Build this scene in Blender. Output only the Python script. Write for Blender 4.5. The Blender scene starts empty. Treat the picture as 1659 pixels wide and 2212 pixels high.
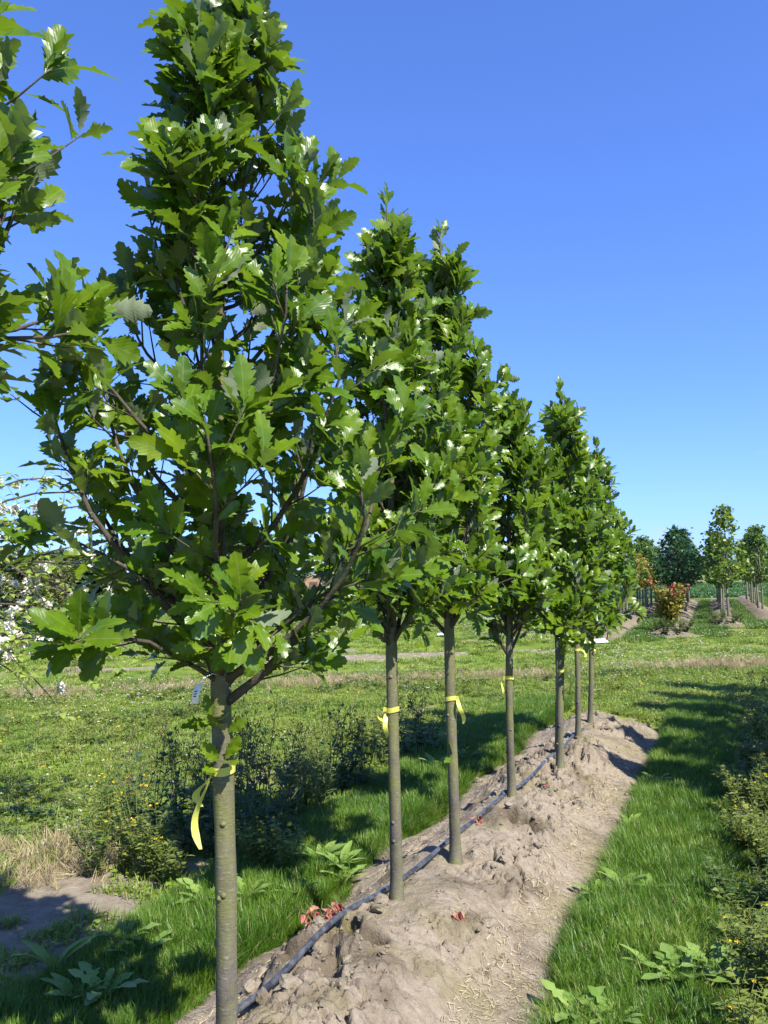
import bpy, math, random
import numpy as np
from mathutils import Vector, Matrix

R = math.radians
SC = bpy.context.scene
COL = SC.collection
rng = np.random.default_rng(11)
random.seed(11)

# ------------------------------------------------------------------ camera
YAW, PITCH, ROLL, EYE = R(23.0), R(4.7), R(1.45), 1.6
CAMF = np.array([-math.sin(YAW)*math.cos(PITCH), math.cos(YAW)*math.cos(PITCH), math.sin(PITCH)])
_r = np.array([math.cos(YAW), math.sin(YAW), 0.0]); _u = np.cross(_r, CAMF)
CAMR = _r*math.cos(ROLL) - _u*math.sin(ROLL)
CAMU = _r*math.sin(ROLL) + _u*math.cos(ROLL)
cd = bpy.data.cameras.new('camera'); cam = bpy.data.objects.new('camera', cd); COL.objects.link(cam)
cd.sensor_fit = 'VERTICAL'; cd.sensor_height = 36.0; cd.sensor_width = 27.0; cd.lens = 36.0*1790/2212
cd.clip_start = 0.05; cd.clip_end = 9000
m = Matrix.Identity(4)
for i in range(3):
    m[i][0] = CAMR[i]; m[i][1] = CAMU[i]; m[i][2] = -CAMF[i]
m[2][3] = EYE
cam.matrix_world = m
SC.camera = cam

# ------------------------------------------------------------------ world, sun, exposure
SUN_EL, SUN_AZ = R(47), R(120)            # azimuth clockwise from +Y
w = bpy.data.worlds.new('World'); SC.world = w; w.use_nodes = True
wn, wl = w.node_tree.nodes, w.node_tree.links
wn.clear()
out = wn.new('ShaderNodeOutputWorld'); bg = wn.new('ShaderNodeBackground'); bg.inputs[1].default_value = 0.118
sky = wn.new('ShaderNodeTexSky'); sky.sky_type = 'NISHITA'; sky.sun_disc = False
sky.sun_elevation = SUN_EL; sky.sun_rotation = SUN_AZ
sky.altitude = 20; sky.air_density = 1.0; sky.dust_density = 0.4; sky.ozone_density = 3.0
gam = wn.new('ShaderNodeGamma'); gam.inputs[1].default_value = 0.83; wl.new(sky.outputs[0], gam.inputs[0])
hsv = wn.new('ShaderNodeMix'); hsv.data_type = 'RGBA'; hsv.blend_type = 'MULTIPLY'; hsv.inputs[0].default_value = 1.0
wl.new(gam.outputs[0], hsv.inputs[6]); hsv.inputs[7].default_value = (0.50, 0.73, 1.36, 1)
# thin low clouds (procedural, by direction)
tc = wn.new('ShaderNodeTexCoord'); sx = wn.new('ShaderNodeSeparateXYZ'); wl.new(tc.outputs['Generated'], sx.inputs[0])
mp = wn.new('ShaderNodeMapping'); mp.inputs['Scale'].default_value = (5.0, 5.0, 17.0); mp.inputs['Location'].default_value = (1.3, 0.4, 0.2)
wl.new(tc.outputs['Generated'], mp.inputs[0])
nz = wn.new('ShaderNodeTexNoise'); nz.inputs['Scale'].default_value = 1.0; nz.inputs['Detail'].default_value = 7; nz.inputs['Roughness'].default_value = 0.58
wl.new(mp.outputs[0], nz.inputs['Vector'])
rp = wn.new('ShaderNodeValToRGB'); rp.color_ramp.elements[0].position = 0.56; rp.color_ramp.elements[1].position = 0.74
wl.new(nz.outputs[0], rp.inputs[0])
el = wn.new('ShaderNodeMapRange'); el.inputs['From Min'].default_value = 0.0; el.inputs['From Max'].default_value = 0.17
el.inputs['To Min'].default_value = 1.0; el.inputs['To Max'].default_value = 0.0
wl.new(sx.outputs[2], el.inputs[0])
mu = wn.new('ShaderNodeMath'); mu.operation = 'MULTIPLY'; wl.new(rp.outputs[0], mu.inputs[0]); wl.new(el.outputs[0], mu.inputs[1])
mx = wn.new('ShaderNodeMix'); mx.data_type = 'RGBA'
wl.new(mu.outputs[0], mx.inputs[0]); wl.new(hsv.outputs[2], mx.inputs[6]); mx.inputs[7].default_value = (2.9, 3.1, 3.4, 1)
wl.new(mx.outputs[2], bg.inputs[0]); wl.new(bg.outputs[0], out.inputs[0])

sd = bpy.data.lights.new('sun', 'SUN'); sun = bpy.data.objects.new('sun', sd); COL.objects.link(sun)
sd.energy = 4.9; sd.angle = R(0.53); sd.color = (1.0, 0.955, 0.88)
SUNV = Vector((math.cos(SUN_EL)*math.sin(SUN_AZ), math.cos(SUN_EL)*math.cos(SUN_AZ), math.sin(SUN_EL)))
sun.rotation_euler = SUNV.to_track_quat('Z', 'Y').to_euler(); sun.location = (6, -4, 9)

vs = SC.view_settings; vs.view_transform = 'Standard'; vs.look = 'None'; vs.gamma = 1; vs.use_curve_mapping = False
vs.exposure = 1.15
SC.render.engine = 'CYCLES'
SC.cycles.use_denoising = True
SC.cycles.max_bounces = 6; SC.cycles.diffuse_bounces = 3; SC.cycles.glossy_bounces = 2; SC.cycles.transmission_bounces = 4
SC.cycles.transparent_max_bounces = 4; SC.cycles.caustics_reflective = False; SC.cycles.caustics_refractive = False

# ------------------------------------------------------------------ pixel -> place (photograph measured at 1659 x 2212)
def ray(x, y):
    return CAMF + CAMR*(x - 829.5)/1790 - CAMU*(y - 1106)/1790
def gnd(x, y, z=0.0):
    v = ray(x, y); t = (z - EYE)/v[2]
    return np.array([0, 0, EYE]) + v*t
def along(x, y, d):
    return np.array([0, 0, EYE]) + ray(x, y)*d
def depth_of(P):
    P = np.asarray(P, float); return (P - np.array([0, 0, EYE])) @ CAMF

# ------------------------------------------------------------------ numpy noise
_perm = rng.permutation(4096)
_val = rng.random(4096)
def _h(ix, iy, s):
    return _perm[(_perm[(ix + s*131) & 4095] + iy*17) & 4095]
def vnoise(x, y, s=0):
    x = np.asarray(x, float); y = np.asarray(y, float)
    ix = np.floor(x).astype(int); iy = np.floor(y).astype(int); fx = x - ix; fy = y - iy
    fx = fx*fx*(3 - 2*fx); fy = fy*fy*(3 - 2*fy)
    a = _val[_h(ix, iy, s)]; b = _val[_h(ix+1, iy, s)]; c = _val[_h(ix, iy+1, s)]; d = _val[_h(ix+1, iy+1, s)]
    return (a*(1-fx) + b*fx)*(1-fy) + (c*(1-fx) + d*fx)*fy
def fbm(x, y, oct=4, s=0):
    v = 0; a = 0.5; n = 0
    for o in range(oct):
        v = v + a*vnoise(x*2**o + 7.3*o, y*2**o - 3.1*o, s + o); n += a; a *= 0.5
    return v/n
def worley(x, y, s=0):
    x = np.asarray(x, float); y = np.asarray(y, float)
    ix = np.floor(x).astype(int); iy = np.floor(y).astype(int); best = np.full(x.shape, 9.0); sec = np.full(x.shape, 9.0); rid = np.zeros(x.shape)
    for dx in (-1, 0, 1):
        for dy in (-1, 0, 1):
            h = _h(ix+dx, iy+dy, s); px = ix + dx + _val[h]; py = iy + dy + _val[(h*7 + 13) & 4095]
            d = np.hypot(x - px, y - py); k = d < best
            sec = np.where(k, best, np.minimum(sec, d))
            best = np.where(k, d, best); rid = np.where(k, _val[(h*3 + 5) & 4095], rid)
    return best, rid, sec - best
def sstep(a, b, x):
    t = np.clip((x - a)/(b - a), 0, 1); return t*t*(3 - 2*t)

# ------------------------------------------------------------------ mesh helpers
def make_mesh(name, V, F, mat, uv=None, smooth=True, attrs=None, mats=None, midx=None):
    """V (n,3); F a list of integer arrays (m,k)."""
    V = np.asarray(V, np.float32)
    if isinstance(F, np.ndarray): F = [F]
    F = [np.asarray(f, np.int32) for f in F if len(f)]
    loops = np.concatenate([f.ravel() for f in F]); tot = np.concatenate([np.full(len(f), f.shape[1], np.int32) for f in F])
    start = np.concatenate([[0], np.cumsum(tot)[:-1]]).astype(np.int32)
    me = bpy.data.meshes.new(name)
    me.vertices.add(len(V)); me.vertices.foreach_set('co', V.ravel())
    me.loops.add(len(loops)); me.loops.foreach_set('vertex_index', loops)
    me.polygons.add(len(tot)); me.polygons.foreach_set('loop_start', start); me.polygons.foreach_set('loop_total', tot)
    me.polygons.foreach_set('use_smooth', np.full(len(tot), smooth))
    if uv is not None:
        l = me.uv_layers.new(name='uv'); l.data.foreach_set('uv', np.asarray(uv, np.float32)[loops].ravel())
    if attrs:
        for k, a in attrs.items():
            at = me.attributes.new(k, 'FLOAT', 'POINT'); at.data.foreach_set('value', np.asarray(a, np.float32))
    for mm in (mats or [mat]): me.materials.append(mm)
    if midx is not None: me.polygons.foreach_set('material_index', np.asarray(midx, np.int32))
    me.update(calc_edges=True)
    return me
class Acc:
    """collects geometry for ONE mesh"""
    def __init__(s): s.V = []; s.F = {}; s.n = 0; s.UV = []; s.M = {}
    def add(s, V, F, uv=None, m=0):
        V = np.asarray(V, float)
        for f in (F if isinstance(F, list) else [F]):
            f = np.asarray(f)
            if len(f) == 0: continue
            s.F.setdefault(f.shape[1], []).append(f + s.n); s.M.setdefault(f.shape[1], []).append(np.full(len(f), m))
        s.V.append(V); s.UV.append(np.zeros((len(V), 2)) if uv is None else uv); s.n += len(V)
        return s
    def mesh(s, name, mat, smooth=True, mats=None):
        ks = sorted(s.F)
        return make_mesh(name, np.concatenate(s.V), [np.concatenate(s.F[k]) for k in ks], mat, np.concatenate(s.UV), smooth,
                         mats=mats, midx=np.concatenate([np.concatenate(s.M[k]) for k in ks]) if mats else None)
def link(name, me, parent=None, loc=None):
    o = bpy.data.objects.new(name, me); COL.objects.link(o)
    if parent is not None: o.parent = parent
    if loc is not None: o.location = loc
    return o
def tag(o, label=None, cat=None, group=None, kind=None):
    if label: o['label'] = label
    if cat: o['category'] = cat
    if group: o['group'] = group
    if kind: o['kind'] = kind
    return o
def empty(name, loc=(0, 0, 0), rz=0):
    o = bpy.data.objects.new(name, None); COL.objects.link(o); o.location = loc; o.rotation_euler = (0, 0, rz); o.empty_display_size = 0.1
    return o
def copy_tree(o, parent=None):
    c = o.copy(); COL.objects.link(c); c.parent = parent
    for ch in o.children: copy_tree(ch, c)
    return c
def unit(v):
    v = np.asarray(v, float); return v/(np.linalg.norm(v) + 1e-9)
def tube(P, r, n=8, cap=True):
    P = np.asarray(P, float); k = len(P); r = np.broadcast_to(r, (k,)) if np.ndim(r) < 2 else r
    T = np.gradient(P, axis=0); T /= np.linalg.norm(T, axis=1)[:, None] + 1e-9
    ref = np.array([1.0, 0.13, 0.07]) if abs(T[:, 0]).mean() < 0.8 else np.array([0.1, 1.0, 0.05])
    A = np.cross(T, ref); A /= np.linalg.norm(A, axis=1)[:, None]; B = np.cross(T, A)
    th = np.arange(n)*2*math.pi/n
    V = P[:, None] + (A[:, None]*np.cos(th)[None, :, None] + B[:, None]*np.sin(th)[None, :, None])*(r[:, None, None] if r.ndim == 1 else r[:, :, None])
    i = np.arange(k-1)[:, None]*n; j = np.arange(n)[None]
    F = np.stack([i + j, i + (j+1) % n, i + n + (j+1) % n, i + n + j], -1).reshape(-1, 4)
    Fs = [F]
    V = V.reshape(-1, 3)
    uv = np.stack([np.tile(th/6.2832, k), np.repeat(np.linspace(0, 1, k), n)], 1)
    if cap:
        V = np.concatenate([V, P[-1:] + T[-1:]*float(np.mean(r[-1]))*0.6, P[:1]]); a = k*n; b = (k-1)*n
        Fs.append(np.stack([b + np.arange(n), b + (np.arange(n)+1) % n, np.full(n, a)], 1))
        Fs.append(np.stack([(np.arange(n)+1) % n, np.arange(n), np.full(n, a+1)], 1))
        uv = np.concatenate([uv, [[0, 1], [0, 0]]])
    return V, Fs, uv
def box(cx, cy, cz, sx_, sy_, sz_):
    V = np.array([[x, y, z] for x in (-.5, .5) for y in (-.5, .5) for z in (-.5, .5)])*[sx_, sy_, sz_] + [cx, cy, cz]
    F = np.array([[0, 1, 3, 2], [4, 6, 7, 5], [0, 4, 5, 1], [2, 3, 7, 6], [0, 2, 6, 4], [1, 5, 7, 3]])
    return V, F

# ------------------------------------------------------------------ materials
class NT:
    def __init__(s, name):
        s.m = bpy.data.materials.new(name); s.m.use_nodes = True; s.t = s.m.node_tree; s.t.nodes.clear()
        s.out = s.n('ShaderNodeOutputMaterial')
    def n(s, typ, **k):
        x = s.t.nodes.new(typ)
        for a, b in k.items(): setattr(x, a, b)
        return x
    def l(s, a, b): s.t.links.new(a, b)
    def noise(s, scale, detail=4, rough=0.55, vec=None, dist=0.0):
        x = s.n('ShaderNodeTexNoise'); x.inputs['Scale'].default_value = scale; x.inputs['Detail'].default_value = detail
        x.inputs['Roughness'].default_value = rough; x.inputs['Distortion'].default_value = dist
        if vec is not None: s.l(vec, x.inputs['Vector'])
        return x.outputs[0]
    def ramp(s, fac, stops):
        x = s.n('ShaderNodeValToRGB'); e = x.color_ramp.elements
        while len(e) < len(stops): e.new(0.5)
        for i, (p, c) in enumerate(stops):
            e[i].position = p; e[i].color = (*c, 1) if len(c) == 3 else c
        s.l(fac, x.inputs[0]); return x.outputs[0]
    def mix(s, fac, a, b, blend='MIX'):
        x = s.n('ShaderNodeMix'); x.data_type = 'RGBA'; x.blend_type = blend
        for sock, v in ((x.inputs[0], fac), (x.inputs[6], a), (x.inputs[7], b)):
            if isinstance(v, (int, float)): sock.default_value = v
            elif isinstance(v, tuple): sock.default_value = (*v, 1)
            else: s.l(v, sock)
        return x.outputs[2]
    def math(s, op, a, b=0.0):
        x = s.n('ShaderNodeMath'); x.operation = op
        for sock, v in ((x.inputs[0], a), (x.inputs[1], b)):
            if isinstance(v, (int, float)): sock.default_value = v
            else: s.l(v, sock)
        return x.outputs[0]
    def maprange(s, v, a, b, c=0.0, d=1.0):
        x = s.n('ShaderNodeMapRange'); x.inputs[1].default_value = a; x.inputs[2].default_value = b
        x.inputs[3].default_value = c; x.inputs[4].default_value = d; s.l(v, x.inputs[0]); return x.outputs[0]
    def attr(s, name):
        x = s.n('ShaderNodeAttribute'); x.attribute_name = name; return x.outputs['Fac']
    def pos(s): return s.n('ShaderNodeNewGeometry').outputs['Position']
    def bump(s, h, strength=0.5, dist=0.01):
        x = s.n('ShaderNodeBump'); x.inputs['Strength'].default_value = strength; x.inputs['Distance'].default_value = dist
        s.l(h, x.inputs['Height']); return x.outputs[0]
    def bsdf(s, col, rough=0.8, spec=0.3, normal=None):
        x = s.n('ShaderNodeBsdfPrincipled')
        if isinstance(col, tuple): x.inputs['Base Color'].default_value = (*col, 1)
        else: s.l(col, x.inputs['Base Color'])
        if isinstance(rough, (int, float)): x.inputs['Roughness'].default_value = rough
        else: s.l(rough, x.inputs['Roughness'])
        x.inputs['Specular IOR Level'].default_value = spec
        if normal is not None: s.l(normal, x.inputs['Normal'])
        return x.outputs[0]
    def finish(s, sh): s.l(sh, s.out.inputs[0]); return s.m
    def leafy(s, col, tcol, trans=0.3, rough=0.45, spec=0.4, normal=None):
        b = s.bsdf(col, rough, spec, normal)
        t = s.n('ShaderNodeBsdfTranslucent')
        if isinstance(tcol, tuple): t.inputs[0].default_value = (*tcol, 1)
        else: s.l(tcol, t.inputs[0])
        mxs = s.n('ShaderNodeMixShader'); mxs.inputs[0].default_value = trans
        s.l(b, mxs.inputs[1]); s.l(t.outputs[0], mxs.inputs[2])
        return s.finish(mxs.outputs[0])

def mat_oak_leaf():
    t = NT('oak_leaf')
    uv = t.n('ShaderNodeUVMap').outputs[0]; sep = t.n('ShaderNodeSeparateXYZ'); t.l(uv, sep.inputs[0])
    au = t.math('ABSOLUTE', sep.outputs[0])
    big = t.noise(5.0, 3, 0.6, t.pos()); fine = t.noise(40.0, 2, 0.5, t.pos())
    top = t.ramp(big, [(0.3, (0.045, 0.105, 0.006)), (0.5, (0.090, 0.160, 0.006)), (0.72, (0.145, 0.205, 0.007))])
    top = t.mix(0.25, top, fine, 'OVERLAY')
    mid = t.maprange(au, 0.02, 0.075, 0.55, 0.0)
    top = t.mix(mid, top, (0.16, 0.22, 0.05))
    under = t.ramp(big, [(0.3, (0.16, 0.20, 0.12)), (0.7, (0.25, 0.29, 0.18))])
    bf = t.n('ShaderNodeNewGeometry').outputs['Backfacing']
    col = t.mix(bf, top, under)
    # side veins
    vv = t.math('SUBTRACT', sep.outputs[1], t.math('MULTIPLY', au, 0.55))
    wv = t.math('SINE', t.math('MULTIPLY', vv, 52.0))
    vein = t.math('ADD', t.math('MULTIPLY', wv, 0.5), t.math('MULTIPLY', mid, -1.2))
    nrm = t.bump(vein, 0.07, 0.003)
    rough = t.mix(bf, (0.33, 0.33, 0.33), (0.75, 0.75, 0.75))
    tcol = t.mix(0.35, (0.20, 0.34, 0.010), top)
    return t.leafy(col, tcol, 0.32, rough, 0.38, nrm)
def mat_leaf(name, a, b, tr, trans=0.3, rough=0.5, scale=6.0, spec=0.35, rnd=True):
    t = NT(name)
    f = t.noise(scale, 3, 0.6, t.pos())
    if rnd:
        oi = t.n('ShaderNodeObjectInfo').outputs['Random']
        f = t.math('ADD', t.math('MULTIPLY', f, 0.75), t.math('MULTIPLY', oi, 0.25))
    c = t.ramp(f, [(0.32, a), (0.68, b)])
    return t.leafy(c, t.mix(0.5, tr, c), trans, rough, spec)
def mat_bark(name, base, moss, dark, mossy=0.5):
    t = NT(name)
    p = t.n('ShaderNodeTexCoord').outputs['Object']
    mp_ = t.n('ShaderNodeMapping'); mp_.inputs['Scale'].default_value = (1, 1, 0.35); t.l(p, mp_.inputs[0])
    n1 = t.noise(14, 5, 0.65, mp_.outputs[0]); n2 = t.noise(70, 4, 0.7, p); n3 = t.noise(4.5, 3, 0.6, p)
    mq = t.n('ShaderNodeMapping'); mq.inputs['Scale'].default_value = (40, 40, 190); t.l(p, mq.inputs[0])
    len_ = t.noise(1.0, 2, 0.5, mq.outputs[0])
    c = t.mix(t.maprange(n1, 0.35, 0.68), dark, base)
    c = t.mix(t.maprange(n3, 0.62 - 0.35*mossy, 0.75 - 0.25*mossy, 0, 0.85), c, moss)
    c = t.mix(t.maprange(len_, 0.64, 0.72, 0, 0.65), c, (0.24, 0.23, 0.18))
    c = t.mix(0.35, c, n2, 'OVERLAY')
    h = t.math('ADD', t.math('MULTIPLY', n1, 0.6), t.math('ADD', t.math('MULTIPLY', n2, 0.5), t.math('MULTIPLY', len_, 0.35)))
    return t.finish(t.bsdf(c, 0.85, 0.25, t.bump(h, 0.7, 0.006)))
def mat_soil(name='soil', light=(0.250, 0.206, 0.150), dark=(0.095, 0.074, 0.048)):
    t = NT(name); p = t.pos()
    n1 = t.noise(3.2, 5, 0.6, p); n2 = t.noise(26, 5, 0.68, p); n3 = t.noise(120, 4, 0.7, p); n4 = t.noise(2.0, 4, 0.62, p, 0.4)
    c = t.ramp(n2, [(0.25, (0.19, 0.155, 0.110)), (0.5, light), (0.8, (0.32, 0.275, 0.215))])
    c = t.mix(t.maprange(n1, 0.50, 0.66, 0, 0.7), c, dark)                       # damp crumbly patches
    c = t.mix(t.attr('damp'), c, dark)
    c = t.mix(t.maprange(n4, 0.50, 0.66, 0, 0.5), c, (0.155, 0.14, 0.045))        # moss film
    c = t.mix(0.30, c, n3, 'OVERLAY')
    h = t.math('ADD', t.math('MULTIPLY', n2, 0.9), t.math('MULTIPLY', n3, 0.35))
    return t.finish(t.bsdf(c, 0.95, 0.1, t.bump(h, 1.0, 0.022)))
def mat_ground():
    t = NT('ground'); p = t.pos()
    n1 = t.noise(1.1, 5, 0.6, p); n2 = t.noise(9, 5, 0.65, p); n3 = t.noise(60, 4, 0.7, p); n0 = t.noise(0.12, 4, 0.6, p)
    g = t.ramp(n1, [(0.3, (0.065, 0.115, 0.016)), (0.5, (0.125, 0.175, 0.026)), (0.7, (0.20, 0.22, 0.045))])
    g = t.mix(t.maprange(n0, 0.4, 0.62, 0, 0.55), g, (0.12, 0.18, 0.03))
    g = t.mix(t.maprange(t.math('ADD', n2, t.attr('dry')), 0.75, 1.15, 0, 1.0), g, (0.24, 0.20, 0.11))
    g = t.mix(0.5, g, n3, 'OVERLAY')
    crop = t.ramp(t.noise(0.9, 5, 0.7, p), [(0.35, (0.035, 0.085, 0.026)), (0.6, (0.075, 0.14, 0.045)), (0.75, (0.19, 0.20, 0.10))])
    g = t.mix(t.attr('crop'), g, crop)
    s_ = t.ramp(n2, [(0.3, (0.15, 0.122, 0.085)), (0.7, (0.27, 0.23, 0.17))])
    s_ = t.mix(0.4, s_, n3, 'OVERLAY')
    sf = t.maprange(t.math('ADD', t.attr('soil'), t.math('MULTIPLY', t.math('SUBTRACT', n2, 0.5), 0.7)), 0.4, 0.6)
    c = t.mix(sf, g, s_)
    h = t.math('ADD', t.math('MULTIPLY', n2, 0.6), t.math('MULTIPLY', n3, 0.5))
    return t.finish(t.bsdf(c, 0.95, 0.08, t.bump(h, 0.9, 0.02)))
def mat_grass(name, stops, tr, dry=0.1, patch=1.3):
    t = NT(name)
    oi = t.n('ShaderNodeObjectInfo')
    n1 = t.noise(patch, 4, 0.6, oi.outputs['Location']); nb = t.noise(45, 2, 0.5, t.pos())
    f = t.math('ADD', t.math('MULTIPLY', n1, 0.62), t.math('ADD', t.math('MULTIPLY', oi.outputs['Random'], 0.16), t.math('MULTIPLY', nb, 0.24)))
    c = t.ramp(f, stops)
    sp = t.n('ShaderNodeSeparateXYZ'); t.l(t.n('ShaderNodeUVMap').outputs[0], sp.inputs[0])
    d = t.math('GREATER_THAN', t.math('FRACT', t.math('MULTIPLY', sp.outputs[0], 7.31)), 1.0 - dry)
    c = t.mix(d, c, (0.34, 0.28, 0.13))
    return t.leafy(c, t.mix(0.6, tr, c), 0.30, 0.42, 0.35)
def mat_plain(name, col, rough=0.6, spec=0.3, var=0.25, scale=30, bump=0.0):
    t = NT(name); p = t.n('ShaderNodeTexCoord').outputs['Object']; n = t.noise(scale, 4, 0.6, p)
    c = t.mix(t.maprange(n, 0.3, 0.7, 0, 1), tuple(x*(1-var) for x in col), tuple(min(1, x*(1+var*0.6)) for x in col))
    return t.finish(t.bsdf(c, rough, spec, t.bump(n, bump, 0.004) if bump else None))

M = {}
M['oak'] = mat_oak_leaf()
M['bark'] = mat_bark('young_bark', (0.152, 0.136, 0.104), (0.135, 0.138, 0.042), (0.072, 0.063, 0.048), 0.57)
M['bark_dark'] = mat_bark('limb_bark', (0.095, 0.080, 0.058), (0.09, 0.09, 0.04), (0.045, 0.038, 0.03), 0.2)
M['soil'] = mat_soil()
M['ground'] = mat_ground()
M['lawn'] = mat_grass('lawn_grass', [(0.3, (0.038, 0.108, 0.008)), (0.5, (0.080, 0.170, 0.011)), (0.7, (0.165, 0.245, 0.022))], (0.14, 0.30, 0.012), 0.06, 1.8)
M['meadow'] = mat_grass('meadow_grass', [(0.3, (0.075, 0.155, 0.014)), (0.5, (0.155, 0.24, 0.022)), (0.7, (0.28, 0.32, 0.050))], (0.22, 0.33, 0.02), 0.10, 0.8)
M['aisle'] = mat_grass('aisle_grass', [(0.3, (0.055, 0.135, 0.016)), (0.7, (0.11, 0.19, 0.022))], (0.15, 0.30, 0.02), 0.04)
M['straw'] = mat_plain('straw', (0.36, 0.30, 0.18), 0.75, 0.2, 0.3)
M['drygrass'] = mat_grass('dry_grass', [(0.3, (0.30, 0.235, 0.12)), (0.7, (0.46, 0.38, 0.22))], (0.35, 0.28, 0.13), 0.2)
M['weed'] = mat_leaf('weed_leaf', (0.045, 0.095, 0.022), (0.115, 0.165, 0.035), (0.15, 0.25, 0.03), 0.3)
M['weed_yellow'] = mat_leaf('weed_leaf_yellow', (0.10, 0.15, 0.025), (0.22, 0.25, 0.045), (0.25, 0.30, 0.03), 0.3)
M['weed_dark'] = mat_leaf('weed_leaf_dark', (0.030, 0.065, 0.020), (0.075, 0.115, 0.035), (0.10, 0.18, 0.03), 0.25)  # dark olive leaf, with the oaks' shade also put into the colour
M['dock'] = mat_leaf('dock_leaf', (0.13, 0.23, 0.035), (0.25, 0.35, 0.08), (0.26, 0.40, 0.06), 0.32, 0.45, 14)
M['stem'] = mat_plain('weed_stem', (0.10, 0.13, 0.035), 0.8, 0.2)
M['seed'] = mat_plain('seed_head', (0.10, 0.085, 0.05), 0.9, 0.1)
M['yellow'] = mat_plain('yellow_petal', (0.80, 0.55, 0.02), 0.7, 0.2, 0.15)
M['white_petal'] = mat_leaf('white_petal', (0.70, 0.66, 0.55), (0.84, 0.80, 0.72), (0.8, 0.75, 0.6), 0.25)
M['lime'] = mat_leaf('lime_leaf', (0.13, 0.21, 0.03), (0.28, 0.36, 0.07), (0.3, 0.42, 0.04), 0.4, 0.5, 9)
M['red'] = mat_leaf('withered_red', (0.26, 0.03, 0.045), (0.40, 0.25, 0.15), (0.4, 0.10, 0.08), 0.2, 0.7, 22)
M['tape'] = mat_leaf('yellow_tape', (0.62, 0.60, 0.10), (0.72, 0.70, 0.16), (0.75, 0.75, 0.12), 0.3, 0.4, 20, 0.4, False)
M['tagw'] = mat_plain('white_tag', (0.82, 0.83, 0.85), 0.45, 0.4, 0.06)
M['ink'] = mat_plain('tag_ink', (0.10, 0.12, 0.16), 0.6)
def mat_hose():
    t = NT('hose'); p = t.pos(); n = t.noise(24, 4, 0.6, p); n2 = t.noise(160, 3, 0.6, p)
    c = t.mix(t.maprange(n, 0.4, 0.65), (0.022, 0.025, 0.032), (0.085, 0.088, 0.092))
    c = t.mix(t.maprange(n2, 0.55, 0.75, 0, 0.35), c, (0.20, 0.18, 0.15))
    return t.finish(t.bsdf(c, 0.24, 0.7))
M['hose'] = mat_hose()

# ------------------------------------------------------------------ tree places (from the photograph)
ROW_X = -1.38
#       base x, y     top x, y, z          fork z  R     limbs  trunk radius
OAKS = [(-1.46, 0.98, -1.50, 1.00, 3.35,   1.85, 0.42, 36, 0.029),
        (-1.335, 1.965, -1.23, 1.83, 3.42, 1.28, 0.45, 46, 0.0285),
        (-1.46, 3.47, -1.375, 3.36, 3.33,  1.27, 0.33, 44, 0.0265),
        (-1.40, 4.11, -1.335, 4.00, 3.42,  1.30, 0.37, 46, 0.0275),
        (-1.41, 5.29, -1.31, 5.15, 2.92,   1.10, 0.32, 40, 0.0250),
        (-1.29, 6.24, -1.17, 6.28, 3.05,   1.08, 0.35, 42, 0.0265),
        (-1.43, 6.86, -1.36, 6.9, 2.75,    1.08, 0.32, 36, 0.0245),
        (-1.38, 7.49, -1.30, 7.5, 2.85,    1.10, 0.33, 38, 0.0240),
        (-1.39, 8.20, -1.21, 8.2, 2.90,    1.02, 0.38, 42, 0.0250)]
HOLES = [(*gnd(745, 2075, 0.12)[:2], 0.10, 0.10), (*gnd(795, 2105, 0.10)[:2], 0.09, 0.09), (*gnd(1125, 1818, 0.10)[:2], 0.16, 0.16),
         (*gnd(1100, 1800, 0.12)[:2], 0.10, 0.09), (*gnd(640, 2120, 0.1)[:2], 0.08, 0.05), (*gnd(1045, 1725, 0.12)[:2], 0.09, 0.06),
         (*gnd(1385, 1556, 0.05)[:2], 0.12, 0.05)]

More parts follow.
